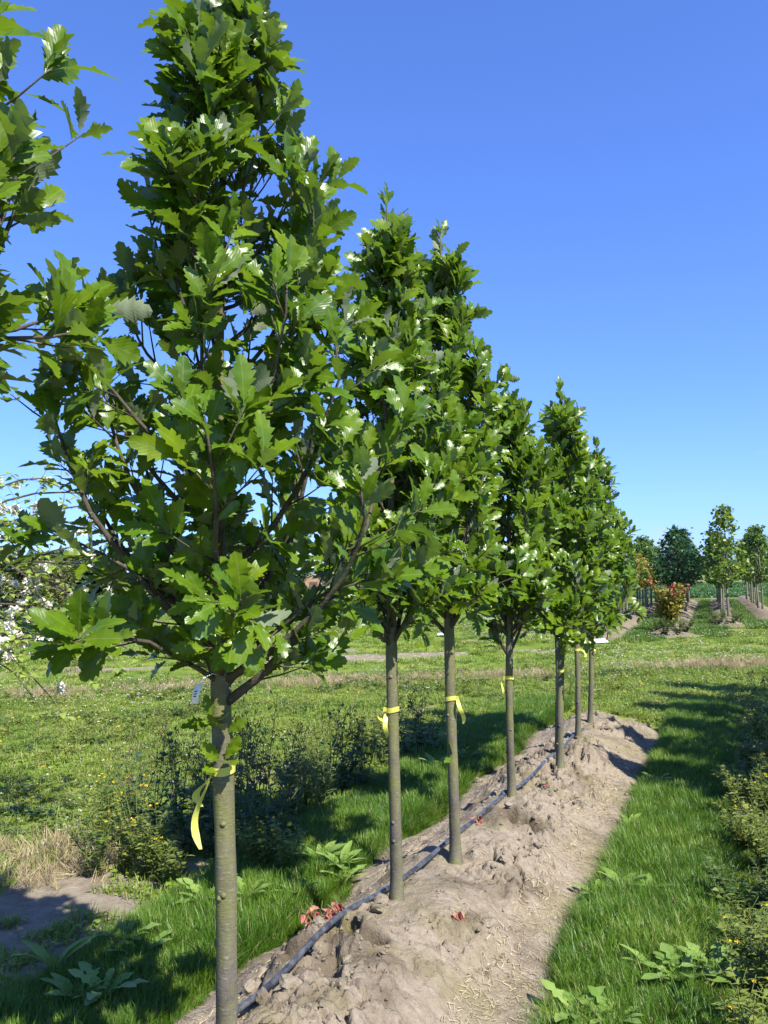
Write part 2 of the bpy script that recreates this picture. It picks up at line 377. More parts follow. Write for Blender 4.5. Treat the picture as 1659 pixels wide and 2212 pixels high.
def ridge_height(x, y):
    """height of the tree row's soil ridge above the grass"""
    x = np.asarray(x, float); y = np.asarray(y, float)
    cx = ROW_X + 0.06*(fbm(y*0.7, y*0 + 3, 2, 5) - 0.5)
    u = np.abs(x - cx)/(0.60 + 0.16*(fbm(x*0.5 + 9, y*1.3, 3, 6) - 0.5)*2 + 0.10*(fbm(x*2 + 2, y*4.5, 3, 7) - 0.5)*2)
    prof = 0.185*(1 - sstep(0.12, 0.86, u)) + 0.02*(1 - sstep(0.8, 1.0, u)) - 0.05*sstep(0.92, 1.12, u)
    ye = y + 0.5*(fbm(x*2.2, y*0.6, 3, 8) - 0.5); prof = prof*(1 - sstep(8.4, 9.5, ye)) + (0.015 - 0.06*sstep(0.75, 1.05, u) - 0.10*sstep(9.3, 10.0, ye + 0.5*u*u))*sstep(8.4, 9.5, ye)
    e2 = np.where(y > 8.8, ((y - 8.8)/1.0)**2 + ((x - ROW_X)/0.66)**2, 0) + 0.5*(fbm(x*3, y*3, 3, 14) - 0.5)*(y > 8.8)
    prof = prof - 0.10*sstep(0.85, 1.15, e2)
    core = 1 - sstep(0.45, 0.95, u)
    h = prof + core*0.15*(fbm(x*2.3, y*2.0, 3, 2) - 0.5)*(1 - sstep(8.4, 9.4, y))
    mask = core*sstep(0.36, 0.52, fbm(x*1.9 + 4, y*1.7, 3, 9))*(1 - sstep(8.6, 9.6, y))
    wx = 1.1*(fbm(x*8, y*8, 3, 30) - 0.5); wy = 1.1*(fbm(x*8 + 5, y*8, 3, 31) - 0.5)
    for sc_, amp, crk, sd_ in ((6.5, 0.050, 0.020, 3), (15, 0.030, 0.014, 4), (34, 0.014, 0.006, 5)):
        d, rid, ed = worley(x*sc_ + wx*sc_/9, y*sc_ + wy*sc_/9, sd_)
        h = h + mask*(amp*(rid - 0.45)*sstep(0.0, 0.16, ed) + amp*0.5*(0.30 - d*d) - crk*(1 - sstep(0.0, 0.13, ed)))
    h = h + (0.22 + 0.5*core)*0.040*(fbm(x*13, y*13, 4, 12) - 0.5) + 0.006*(fbm(x*45, y*45, 2, 15) - 0.5)
    for (hx, hy, hr, hd) in HOLES:
        q = np.hypot(x - hx, y - hy)/hr + 0.45*(fbm(x*14, y*14, 2, 21) - 0.5)
        h = h - hd*(1 - sstep(0.25, 0.85, q)) + 0.025*np.exp(-((q - 1.05)/0.25)**2)
    return h
def rh(x, y): return float(ridge_height(np.array([x]), np.array([y]))[0])

# far block of nursery rows (turned two degrees against the near row)
FAR_ROWS = [((1301, 1375), (1417, 1305)), ((1440, 1362), (1503, 1298)), ((1572, 1336), (1543, 1301)), ((1668, 1325), (1612, 1299))]
def far_rows():
    res = []
    dirv = unit(gnd(1417, 1305)[:2] - gnd(1301, 1375)[:2])
    starts = [gnd(1303, 1378)[:2], gnd(1448, 1368)[:2], gnd(1570, 1352)[:2], gnd(1668, 1340)[:2]]
    return starts, dirv
FR_START, FR_DIR = far_rows()
FR_PERP = np.array([FR_DIR[1], -FR_DIR[0]])
FR_LEN = [26, 24, 22, 24]
def far_soil(x, y):
    s = np.zeros(np.shape(x))
    for st, L in zip(FR_START, FR_LEN):
        a = (x - st[0])*FR_DIR[0] + (y - st[1])*FR_DIR[1]; b = np.abs((x - st[0])*FR_PERP[0] + (y - st[1])*FR_PERP[1])
        s = np.maximum(s, (1 - sstep(0.45, 0.62, b))*sstep(-1.2, -0.4, a)*(1 - sstep(L, L+1, a)))
    return s
CROP_A, CROP_B = gnd(0, 1315)[:2], gnd(1600, 1291)[:2]
_cn = unit(np.array([-(CROP_B - CROP_A)[1], (CROP_B - CROP_A)[0]]));
if _cn @ CAMF[:2] < 0: _cn = -_cn
def crop_d(x, y): return (x - CROP_A[0])*_cn[0] + (y - CROP_A[1])*_cn[1]
DRY = [gnd(px, py)[:2] for px, py in ((60, 1500), (120, 1503), (330, 1490), (440, 1483), (700, 1476), (640, 1478), (760, 1470), (820, 1472), (930, 1466), (1060, 1462), (1150, 1458), (1420, 1446), (1490, 1440), (1540, 1440), (1600, 1436), (1640, 1432))]
BARE = [(*gnd(px, py)[:2], ra, rb) for px, py, ra, rb in ((235, 1449, 1.3, .35), (690, 1410, 1.1, .35), (770, 1424, 1.0, .22), (600, 1428, .6, .25), (1140, 1408, .9, .25), (930, 1418, .9, .2), (420, 1395, 1.2, .3), (150, 1370, 1.4, .3), (520, 1410, .7, .25), (870, 1395, 1., .2), (1450, 1375, 1.0, .3), (1575, 1362, .9, .3))]
def dry_amount(x, y):
    v = 0.55*sstep(0.56, 0.72, fbm(x*0.8, y*0.8, 4, 40))
    for (a, b) in DRY: v = np.maximum(v, 0.9*np.exp(-(((x - a)*_r[0] + (y - b)*_r[1])/0.42)**2 - ((-(x - a)*_r[1] + (y - b)*_r[0])/0.5)**2))
    return v
def soil_amount(x, y):
    near = 1 - sstep(9.6, 10.6, y + 0.8*(fbm(x*1.1, y*1.1, 2, 50) - 0.5))
    e = 0.22*(fbm(x*3, y*3, 3, 51) - 0.5)
    s = (1 - sstep(0.45, 0.65, np.abs(x + 3.2) + e))*near*(1 - 0.75*sstep(3.7, 4.4, y))
    s = np.maximum(s, (1 - sstep(0.5, 0.7, np.abs(x - 0.46) + e))*near*0.75)
    s = np.maximum(s, (1 - sstep(0.55, 0.68, np.abs(x - ROW_X) + e))*near*(1 - sstep(.85, 1.1, np.where(y > 8.8, ((y - 8.8)/1.0)**2 + ((x - ROW_X)/.66)**2, 0))))
    for (a, b, ra, rb) in BARE:
        s = np.maximum(s, 1.1*np.exp(-(((x - a)*_r[0] + (y - b)*_r[1])/ra)**2 - ((-(x - a)*_r[1] + (y - b)*_r[0])/(rb*1.7))**2))
    s = np.maximum(s, far_soil(x, y))
    cd_ = crop_d(x, y)
    s = np.maximum(s, 0.9*np.exp(-((cd_ + 0.3)/1.2)**2)*(x > -25))
    return s
def old_rows(x, y):
    """gentle left-over ridges in the fallow field"""
    a = (-x*_r[1]*0.9 + y*_r[0])
    m_ = sstep(13.5, 16, a)*(1 - sstep(44, 50, a))*(x < -4)
    return m_*np.sin(a*2*math.pi/1.9 + 1.4*fbm(x*0.12, y*0.12, 2, 60))
def ground_height(x, y):
    r = np.hypot(x, y)
    h = 0.035*(fbm(x*0.9, y*0.9, 3, 70) - 0.5) + 0.02*(fbm(x*4, y*4, 2, 71) - 0.5)
    h = h*(1 - sstep(15, 60, r)) + 0.085*old_rows(x, y)*(1 - sstep(30, 45, r))
    h = h - 0.10*(1 - sstep(0.52, 0.70, np.abs(x - ROW_X)))*(1 - sstep(9.4, 10.0, y))
    return h
def gh(x, y): return float(ground_height(np.array([x]), np.array([y]))[0])

# ------------------------------------------------------------------ ground sheet
def build_ground():
    rr = [0.0] + list(0.5*1.0275**np.arange(0, 345)); rr = np.array([q for q in rr if q < 5500])
    c = YAW + math.pi/2
    fine = np.arange(-36, 36.01, 0.22); coarse = np.arange(38, 322, 3.0)
    th = np.concatenate([R(1)*fine, R(1)*coarse]) + c
    k, n = len(rr), len(th)
    X = rr[:, None]*np.cos(th)[None]; Y = rr[:, None]*np.sin(th)[None]
    Z = ground_height(X, Y)
    i = np.arange(k-1)[:, None]*n; j = np.arange(n)[None]
    F = np.stack([i + j, i + n + j, i + n + (j+1) % n, i + (j+1) % n], -1).reshape(-1, 4)
    x, y = X.ravel(), Y.ravel(); cdv = crop_d(x, y)
    crop = sstep(0.2, 1.4, cdv)*(1 - sstep(64, 72, cdv))
    far = sstep(66, 74, cdv)
    me = make_mesh('ground', np.stack([x, y, Z.ravel()], 1), F, M['ground'],
                   attrs={'soil': soil_amount(x, y), 'dry': dry_amount(x, y) + 0.25*far, 'crop': crop})
    tag(link('ground', me), 'grassy nursery field reaching to the horizon', kind='structure')
build_ground()

def build_ridge():
    xs = np.arange(ROW_X - 0.80, ROW_X + 0.801, 0.009); ys = np.concatenate([np.arange(0.6, 1.6, .02), np.arange(1.6, 5.6, 0.0085), np.arange(5.6, 10.3, 0.017)])
    X, Y = np.meshgrid(xs, ys, indexing='ij'); Z = ridge_height(X, Y)
    gx = 0.016*(fbm(X*30, Y*30, 2, 80) - 0.5); gy = 0.016*(fbm(X*30 + 9, Y*30, 2, 81) - 0.5)
    damp = np.zeros(X.shape)
    for (hx, hy, hr, hd) in HOLES:
        q = np.hypot(X - hx, Y - hy)/(hr*1.35) + 0.5*(fbm(X*9, Y*9, 3, 82) - 0.5); damp = np.maximum(damp, 0.8*(1 - sstep(0.5, 1.1, q)))
    for (px, py, q_) in ((760, 2120, .22), (830, 1985, .10), (640, 2165, .06), (950, 1790, .08), (1300, 1560, .1)):
        g = gnd(px, py, 0.1); q = np.hypot(X - g[0], Y - g[1])/q_ + 0.7*(fbm(X*7, Y*7, 3, 83) - 0.5); damp = np.maximum(damp, 0.6*(1 - sstep(0.4, 1.1, q)))
    a, b = X.shape
    I = np.arange(a-1)[:, None]*b + np.arange(b-1)[None]
    F = np.stack([I, I + b, I + b + 1, I + 1], -1).reshape(-1, 4)
    me = make_mesh('soil_ridge', np.stack([X + gx, Y + gy, Z], -1).reshape(-1, 3), F, M['soil'], smooth=True, attrs={'damp': damp.ravel()})
    return tag(link('soil_ridge', me), 'raised ridge of dry crumbly grey soil under the oak row', kind='structure')
RIDGE = build_ridge()

# clods on the ridge: a few shared shapes, one object each
def clod_mesh(seed):
    g = np.random.default_rng(seed); n, k = 9, 6
    V = [[0, 0, -0.55]]
    for i in range(1, k):
        ph = math.pi*i/k
        for j in range(n):
            t = 2*math.pi*j/n; r_ = 1 + 0.42*(g.random() - 0.5)
            V.append([r_*math.sin(ph)*math.cos(t), r_*math.sin(ph)*math.sin(t)*0.8, -0.62*r_*math.cos(ph)])
    V.append([0, 0, 0.6]); V = np.array(V)
    Q = []; T = []
    for i in range(k-2):
        for j in range(n): Q.append([1+i*n+j, 1+i*n+(j+1) % n, 1+(i+1)*n+(j+1) % n, 1+(i+1)*n+j])
    for j in range(n):
        T.append([0, 1+(j+1) % n, 1+j]); T.append([len(V)-1, 1+(k-2)*n+j, 1+(k-2)*n+(j+1) % n])
    return make_mesh('soil_clod', V, [np.array(T), np.array(Q)], M['soil'], smooth=False)
def build_clods():
    ms = [clod_mesh(s) for s in range(7)]
    n = 0
    while n < 270:
        y = 1.3 + 7.6*rng.random()**1.4; x = ROW_X + rng.normal(0, 0.26)
        if abs(x - ROW_X) > 0.62 or fbm(np.array([x*1.9 + 4]), np.array([y*1.7]), 3, 9)[0] < 0.45: continue
        s = 0.009 + 0.030*rng.random()**3.2
        o = link('soil_clod', ms[n % 7], RIDGE, (x, y, rh(x, y) + s*0.22)); o.rotation_euler = (rng.normal(0, .35), rng.normal(0, .35), rng.random()*6.28)
        o.scale = (s*(0.8 + .5*rng.random()), s*(0.8 + .5*rng.random()), s*(.7 + .4*rng.random())); n += 1
    for px, py, s in ((822, 1968, .05), (800, 1975, .035), (775, 1990, .045), (815, 1995, .04), (1150, 1795, .045), (1100, 1770, .04), (1165, 1775, .03), (790, 2035, .04), (690, 2045, .03), (1065, 1720, .04), (705, 1935, .03)):
        g = gnd(px, py, 0.17); o = link('soil_clod', ms[n % 7], RIDGE, (g[0], g[1], rh(g[0], g[1]) + s*0.25)); n += 1
        o.rotation_euler = (rng.normal(0, .3), rng.normal(0, .3), rng.random()*6.28); o.scale = (s, s*.9, s*.75)
    # crumbs too small to pick apart
    acc = Acc(); N = 2600
    yy = 1.2 + 8.2*rng.random(N)**1.3; xx = ROW_X + rng.normal(0, 0.32, N); keep = np.abs(xx - ROW_X) < 0.68; xx = xx[keep]; yy = yy[keep]; zz = ridge_height(xx, yy)
    O = np.array([[1, 0, 0], [-1, 0, 0], [0, 1, 0], [0, -1, 0], [0, 0, 1], [0, 0, -.6]]); OF = np.array([[0, 2, 4], [2, 1, 4], [1, 3, 4], [3, 0, 4], [2, 0, 5], [1, 2, 5], [3, 1, 5], [0, 3, 5]])
    for x, y, z in zip(xx, yy, zz):
        s = 0.003 + 0.009*rng.random()**2; a = rng.random()*6.28; c_, s_ = math.cos(a), math.sin(a)
        v = O*(s*(0.7 + .6*rng.random((6, 1)))); v = np.stack([v[:, 0]*c_ - v[:, 1]*s_, v[:, 0]*s_ + v[:, 1]*c_, v[:, 2]], 1)
        acc.add(v + [x, y, z + s*0.3], OF)
    tag(link('soil_crumbs', acc.mesh('soil_crumbs', M['soil'], False), RIDGE), kind='stuff')
    # flattened straw along both feet of the ridge
    n = 6500; side = np.where(rng.random(n) < .72, 1, -1); y = 1.2 + 8.3*rng.random(n)**1.2; x = ROW_X + side*(0.34 + 0.27*rng.random(n)); L = 0.010 + .032*rng.random(n); a = math.pi/2 + rng.normal(0, .9, n)
    d = np.stack([np.cos(a), np.sin(a)], 1); wd = np.stack([-d[:, 1], d[:, 0]], 1)*.0010; d = d*L[:, None]/2; c = np.stack([x, y], 1)
    P = np.stack([c - d - wd, c + d - wd, c + d + wd, c - d + wd], 1); Z = ridge_height(P[..., 0], P[..., 1]) + .004 + .004*rng.random((n, 1))
    acc = Acc().add(np.concatenate([P, Z[..., None]], -1).reshape(-1, 3), np.arange(4*n).reshape(n, 4))
    tag(link('straw_litter', acc.mesh('straw_litter', M['straw']), RIDGE), kind='stuff')
build_clods()

# ------------------------------------------------------------------ leaf shapes (length 1 along +Y, face +Z)
def leaf_shape(outline, seed=0, fold=0.25, droop=0.25, wave=0.04, curl=0.0, petiole=0.0):
    """outline: list of (t, halfwidth, forward shift)"""
    g = np.random.default_rng(seed); o = np.array(outline, float); k = len(o)
    V = []; UV = []
    for i, (t, wd, fs) in enumerate(o):
        for s in (-1, 0, 1):
            ww = wd*(1 + 0.14*(g.random() - .5)) if s else 0
            tt = t + (fs if s else 0); x = s*ww
            z = -droop*tt*tt + fold*abs(x) + curl*x*x + (wave*math.sin(tt*21 + s*1.3 + seed)*(abs(x)/0.25) if s else 0)
            V.append([x, tt, z]); UV.append([s*ww/0.3, tt])
    Q = []; T = []
    for i in range(k-1):
        a = i*3; b = a + 3
        Q += [[a, a+1, b+1, b], [a+1, a+2, b+2, b+1]]
    V = np.array(V); V[:, 0] += 0.06*math.sin(seed*2.1)*V[:, 1]**2
    return V, np.array(Q), np.array(UV)
OAK_OUT = [(0, .008, 0), (.09, .012, 0), (.17, .09, .01), (.24, .075, .0), (.33, .185, .045), (.385, .13, .0), (.47, .255, .05), (.53, .175, .0), (.62, .285, .055), (.68, .185, .0), (.77, .225, .05), (.82, .13, .0), (.90, .12, .035), (1.0, .006, 0)]
OAK_LOW = [(0, .01, 0), (.14, .04, 0), (.33, .19, .04), (.40, .14, 0), (.50, .26, .05), (.57, .17, 0), (.68, .27, .05), (.76, .15, 0), (.88, .13, .03), (1.0, .008, 0)]
OVATE = [(0, .008, 0), (.12, .012, 0), (.2, .22, -.03), (.4, .32, 0), (.65, .22, 0), (.85, .1, 0), (1, .005, 0)]
LANCE = [(0, .01, 0), (.2, .06, 0), (.5, .10, 0), (.8, .06, 0), (1, .004, 0)]
DANDEL = [(0, .02, 0), (.18, .05, 0), (.25, .10, -.05), (.33, .05, 0), (.42, .15, -.05), (.5, .08, 0), (.6, .19, -.05), (.68, .11, 0), (.8, .2, -.03), (.92, .12, 0), (1, .01, 0)]
DOCKO = [(0, .025, 0), (.2, .03, 0), (.28, .13, -.03), (.5, .19, 0), (.75, .15, 0), (.92, .07, 0), (1, .01, 0)]
OAK_V = [leaf_shape(OAK_OUT, s, .28 + .1*math.sin(s), .18 + .16*math.sin(s*1.7 + 1), .045) for s in range(6)]
OAKL_V = [leaf_shape(OAK_LOW, s, .28, .2 + .15*math.sin(s*1.7), .03) for s in range(4)]
OVATE_V = [leaf_shape(OVATE, s, .2, .3, .03) for s in range(3)]
LANCE_V = [leaf_shape(LANCE, s, .3, .35, .02) for s in range(3)]
DAND_V = [leaf_shape([(a, b*.8, c) for a, b, c in DANDEL], s, .25, .55, .06) for s in range(4)]
DOCK_V = [leaf_shape([(a, b*.85, c) for a, b, c in DOCKO], s, .3, .45, .06) for s in range(4)]
WITHER_V = [leaf_shape(OVATE, s + 20, .75, .55, .10, 1.0) for s in range(3)]

def frames(D, N):
    D = D/np.linalg.norm(D, axis=1)[:, None]
    Xa = np.cross(D, N); Xa /= np.linalg.norm(Xa, axis=1)[:, None] + 1e-9; Z = np.cross(Xa, D)
    return np.stack([Xa, D, Z], -1)             # columns
def add_leaves(acc, shapes, P, Fm, S, m=0):
    idx = np.arange(len(P)) % len(shapes)
    for v, (V, Q, UV) in enumerate(shapes):
        k = np.where(idx == v)[0]
        if len(k) == 0: continue
        W = np.einsum('kij,nj->kni', Fm[k]*S[k, None, None], V) + P[k, None]
        FF = (Q[None] + (np.arange(len(k))*len(V))[:, None, None]).reshape(-1, 4)
        acc.add(W.reshape(-1, 3), FF, np.tile(UV, (len(k), 1)), m)
def leaf_meshes(name, shapes, mat): return [make_mesh(name, V, Q, mat, UV) for V, Q, UV in shapes]
OAK_ME = leaf_meshes('leaf', OAK_V, M['oak'])
def leaf_object(me, parent, p, fm, s, name='leaf'):
    o = link(name, me, parent); mm = Matrix.Identity(4)
    for i in range(3):
        for j in range(3): mm[i][j] = fm[i][j]*s
        mm[i][3] = p[i]
    o.matrix_basis = mm
    return o

# ------------------------------------------------------------------ young oaks
def env(t):
    return np.interp(t, [0, .10, .30, .5, .68, .82, .93, 1.0], [.75, .95, 1.0, .82, .50, .25, .09, .03])
def oak(spec, seed, label, parts=True, twig_gap=1.0, sprouts=()):
    bx_, by_, tx, ty, tz, fz, Rm, nl, r0 = spec
    g = np.random.default_rng(100 + seed)
    bz = rh(bx_, by_) if abs(bx_ - ROW_X) < 0.3 else gh(bx_, by_)
    base = np.array([bx_, by_, bz - 0.02]); top = np.array([tx, ty, tz]); Hh = tz - base[2]; f0 = fz - base[2]
    root = empty('oak_tree', base)
    def axis(z):
        t = np.asarray(z)/Hh
        wob = 0.010*np.sin(t*7 + seed)*np.minimum(1, t*4)*(1 - 0.3*t)
        return np.stack([(top[0]-base[0])*t + wob, (top[1]-base[1])*t + 0.010*np.sin(t*6 + seed*2.3)*np.minimum(1, t*4), np.asarray(z) + 0*t], -1)
    zz = np.concatenate([[-.06, 0.0, 0.025, 0.06, .11], np.linspace(.16, Hh, 44)])
    rad = r0*np.interp(zz, [-.06, 0, .03, .08, .2, f0, f0 + .5, Hh], [1.75, 1.5, 1.28, 1.14, 1.06, .95, .60, .12])
    rad = rad*(1 + 0.035*np.sin(zz*23 + seed) * (zz > .1) + 0.04*(fbm(zz*9, zz*0 + seed, 2, 90) - .5))
    r2 = rad[:, None]*(1 + 0.05*np.sin(np.arange(14)[None]*2*math.pi/14*2 + zz[:, None]*3) + 0.04*(g.random((len(zz), 14)) - .5))
    V, F, uv = tube(axis(zz), r2, 14); acc = Acc().add(V, F, uv)
    for q in range(7):                                # pruning knots
        zk = .15 + (f0 - .2)*g.random(); a = g.random()*6.28; c_ = axis(np.array([zk]))[0]; rk = np.interp(zk, zz, rad)
        d = np.array([math.cos(a), math.sin(a), .15]); V, F, uv = tube(np.array([c_ + d*rk*.6, c_ + d*rk*1.02, c_ + d*rk*1.18]), np.array([.010, .009, .005]), 7); acc.add(V, F, uv)
    link('trunk', acc.mesh('trunk', M['bark']), root)
    P, D, N, S = [], [], [], []; joined = Acc()
    def add_limb(a):
        if parts: link('limb', a.mesh('limb', M['bark_dark']), root); return  # bark darker than the trunk's: crown shade is put into the colour
        off = 0
        V = np.concatenate(a.V); joined.add(V, [np.concatenate(a.F[k]) for k in sorted(a.F)], np.concatenate(a.UV))
    def cluster(p, d, outw, n, spread=1.0, size=1.0):
        d = unit(d); a0 = g.random()*6.28; ref = unit(np.cross(d, [0.3, .2, 1])); rf2 = np.cross(d, ref)
        for q in range(n):
            a = a0 + q*2.4; rad_ = ref*math.cos(a) + rf2*math.sin(a)
            dd = d*(.55 + .35*g.random()) + rad_*spread*(.40 + .5*g.random()) + np.array([0, 0, .38])
            nn = np.array([0, 0, .42]) + outw*.50 + np.array(SUNV)*.55 + g.normal(0, .36, 3)
            if g.random() < .035: nn = -nn
            P.append(p + d*(-.012*q) + rad_*.004); D.append(dd); N.append(nn); S.append(size*(.074 + .045*g.random()))
    def along_twig(pts, outw, n, size=1.0):
        for q in range(n):
            t = (q + .6)/n; k = min(len(pts)-2, int(t*(len(pts)-1))); u_ = t*(len(pts)-1) - k
            p = pts[k]*(1-u_) + pts[k+1]*u_; d = unit(pts[k+1] - pts[k]); a = g.random()*6.28
            side = unit(np.cross(d, [math.cos(a), math.sin(a), .3])); 
            dd = d*.55 + side*(.65 + .3*g.random()) + outw*.2 + np.array([0, 0, .25])
            nn = np.array([0, 0, .45]) + outw*.50 + np.array(SUNV)*.55 + g.normal(0, .38, 3)
            if g.random() < .035: nn = -nn
            P.append(p); D.append(dd); N.append(nn); S.append(size*(.065 + .045*g.random()))
    for i in range(nl):
        q = i/(nl-1); z0 = f0 + (Hh - f0)*.80*q**1.08 + g.normal(0, .012); az = i*2.39996 + g.normal(0, .35) + seed
        rise = (.34 + .34*g.random())*(1 - .45*q) + (.12 if q < .25 else 0)
        zt = min(z0 + rise, Hh - .16 - .12*g.random()); t = (zt - f0)/(Hh - f0); Rt = Rm*float(env(t))*(.62 + .48*g.random())
        o = np.array([math.cos(az), math.sin(az), 0.]); sd_ = np.array([-o[1], o[0], 0.])*g.normal(0, .05)
        s = np.linspace(0, 1, 8); c_ = axis(np.array([z0]))[0]; c1 = axis(z0 + (zt - z0)*s**1.1)
        pts = c1 + o*(Rt*(1 - (1 - s)**1.75))[:, None] + sd_*np.sin(s*3.1)[:, None] + g.normal(0, .006, (8, 3))*s[:, None]
        rl = r0*np.interp(q, [0, .4, 1], [.44, .28, .13])*np.interp(s, [0, .15, 1], [1.15, .9, .24])
        acc = Acc(); V, F, uv = tube(pts, rl, 7); acc.add(V, F, uv)
        nt = int(round((4.6 + 2.6*g.random())*(1 - .35*q)*twig_gap)) + 1
        for k in range(nt):
            st = .10 + .84*(k + g.random()*.7)/nt; kk = min(6, int(st*7)); u_ = st*7 - kk; p = pts[kk]*(1-u_) + pts[kk+1]*u_
            tang = unit(pts[kk+1] - pts[kk]); rv = unit(g.normal(0, 1, 3)); rv = unit(rv - tang*(rv @ tang))
            d = unit(tang*.75 + rv*.8 + o*.25 + np.array([0, 0, .18])); L = (.06 + .12*g.random())*(1.15 - .4*q)
            tp = np.array([p, p + d*L*.5 + [0, 0, .005], p + d*L + np.array([0, 0, .018])])
            V, F, uv = tube(tp, np.array([.0028, .0022, .0013]), 5); acc.add(V, F, uv)
            oo = unit(tp[-1] - axis(np.array([tp[-1][2]]))[0]*[1, 1, 1]); oo[2] = 0
            along_twig(tp, oo, 2 + int(g.random()*2.2), 1.0); cluster(tp[-1], d, oo, 4 + int(g.random()*2.6))
        cluster(pts[-1], pts[-1] - pts[-2], o, 5 + int(g.random()*2)); along_twig(pts[4:], o, 4)
        add_limb(acc)
    for k in range(9 if Rm > .43 else 5):                # low spreading boughs
        az = k*2.4 + seed*1.7 + .4; z0 = f0 + .02 + .16*g.random(); o = np.array([math.cos(az), math.sin(az), 0.]); L = Rm*(.75 + .45*g.random()); s = np.linspace(0, 1, 7)
        pts = axis(np.array([z0]))[0] + o[None]*(L*s)[:, None] + np.array([0, 0, 1.])[None]*((.10 + .22*g.random())*s + .05*np.sin(s*3))[:, None] + g.normal(0, .008, (7, 3))*s[:, None]
        acc = Acc(); V, F, uv = tube(pts, r0*.3*np.linspace(1, .25, 7), 6); acc.add(V, F, uv)
        for st in np.linspace(.28, .95, 6):
            kk = min(5, int(st*6)); p = pts[kk]*(1 - (st*6 - kk)) + pts[kk+1]*(st*6 - kk); rv = unit(g.normal(0, 1, 3)); d = unit(o*.6 + rv*.9 + np.array([0, 0, .15])); Lt = .05 + .08*g.random()
            tp = np.array([p, p + d*Lt*.5, p + d*Lt]); V, F, uv = tube(tp, np.array([.0026, .002, .0013]), 5); acc.add(V, F, uv); along_twig(tp, o, 2); cluster(tp[-1], d, o, 5)
        cluster(pts[-1], pts[-1] - pts[-2], o, 6); add_limb(acc)
    for k in range(int(34*twig_gap)):                   # short spurs close to the stem
        zc = f0 + .06 + (Hh - f0)*.72*(k + g.random())/34/twig_gap; a = g.random()*6.28; o = np.array([math.cos(a), math.sin(a), 0]); p = axis(np.array([zc]))[0] + o*(.05 + .10*g.random())
        cluster(p, o*.8 + np.array([0, 0, .6]), o, 4 + int(2*g.random()), 1.1, .95)
    # the leader and its shoots
    for zl in np.arange(Hh - .50, Hh, .030):
        a = g.random()*6.28; p = axis(np.array([zl]))[0]; o = np.array([math.cos(a), math.sin(a), 0])
        P.append(p); D.append(o*.6 + np.array([0, 0, .75])); N.append(o*.7 + np.array([0, 0, .3]) + g.normal(0, .3, 3) - o*1.4*(g.random() < .3)); S.append((.05 + .04*g.random()))
    cluster(axis(np.array([Hh]))[0], np.array([0, 0, 1.]), np.array([0., 0, 0]), 6, .6, .75)
    for (zs, a, n_) in sprouts:
        p = axis(np.array([zs - base[2]]))[0]; rk = np.interp(zs - base[2], zz, rad); o = np.array([math.cos(a), math.sin(a), 0]); cluster(p + o*rk, o + np.array([0, 0, .5]), o, n_, 1.1, .8)
    if not parts: tag(link('limbs', joined.mesh('limbs', M['bark_dark']), root), kind='stuff')
    P, D, N, S = map(np.array, (P, D, N, S)); Fm = frames(D, N)
    n = len(P); Wd = np.linalg.norm(P + base - np.array([0, 0, EYE]), axis=1); order = np.argsort(Wd - .35*np.linalg.norm((P - axis(P[:, 2]))[:, :2], axis=1))
    pick = order[:300] if parts else order[:0]; rest = order[len(pick):]
    acc = Acc(); add_leaves(acc, OAK_V if Wd.min() < 4.2 else OAKL_V, P[rest], Fm[rest], S[rest])
    crown = tag(link('crown', acc.mesh('crown', M['oak']), root), kind='stuff')
    for k, i in enumerate(pick): leaf_object(OAK_ME[k % 6], crown, P[i], Fm[i], S[i])
    tag(root, label, 'tree', 'young oaks in the near nursery row')
    return root, axis, base, (zz, rad), n

OAK_LABELS = ['young oak beside the tagged oak, on the side away from the red sprouts',
              'tall young oak with white tag in its fork and leafy sprouts on its trunk',
              'young oak directly behind the withered red sprout, tall bare leader shoot at its top',
              'young oak with mossy green trunk next along the hose after the bare-topped one',
              'smaller young oak with low wiry twigs and a tape knot, standing past the dug hole',
              'young oak with a fluttering tape tail and a slimmer trunk close behind it',
              'slim grey young oak trunk close behind the oak with the fluttering tape',
              'second-last young oak of the row, thin trunk with a long loose tape end',
              'last young oak at the bare-soil end of the row, bushy crown']
oaks = []
for i, sp in enumerate(OAKS):
    spr = {1: [(1.235, -1.9, 5), (1.21, -.6, 3), (1.13, -1.0, 5)], 2: [(.62, -2.2, 2)], 3: [(.70, -1.2, 2)]}.get(i, [])
    oaks.append(oak(sp, i, OAK_LABELS[i], True, {0: .8, 1: 1.05}.get(i, 1.0), spr))
print('leaves', [o[4] for o in oaks])

# oaks of the next row on the right: they stand beside the frame and shade the grass lane
for i, (yy, hh) in enumerate(((5.75, 3.1), (6.8, 3.2), (7.9, 3.0), (9.0, 3.2), (10.1, 3.1), (11.2, 3.0))):
    o = oak((1.42 + .06*math.sin(i*2.), yy, 1.44, yy + .05, hh + .25, .85, .50, 44, .027), 40 + i, 'young oak in the neighbouring row whose shade falls across the grass lane', False)
    o[0]['group'] = 'young oaks in the neighbouring row'

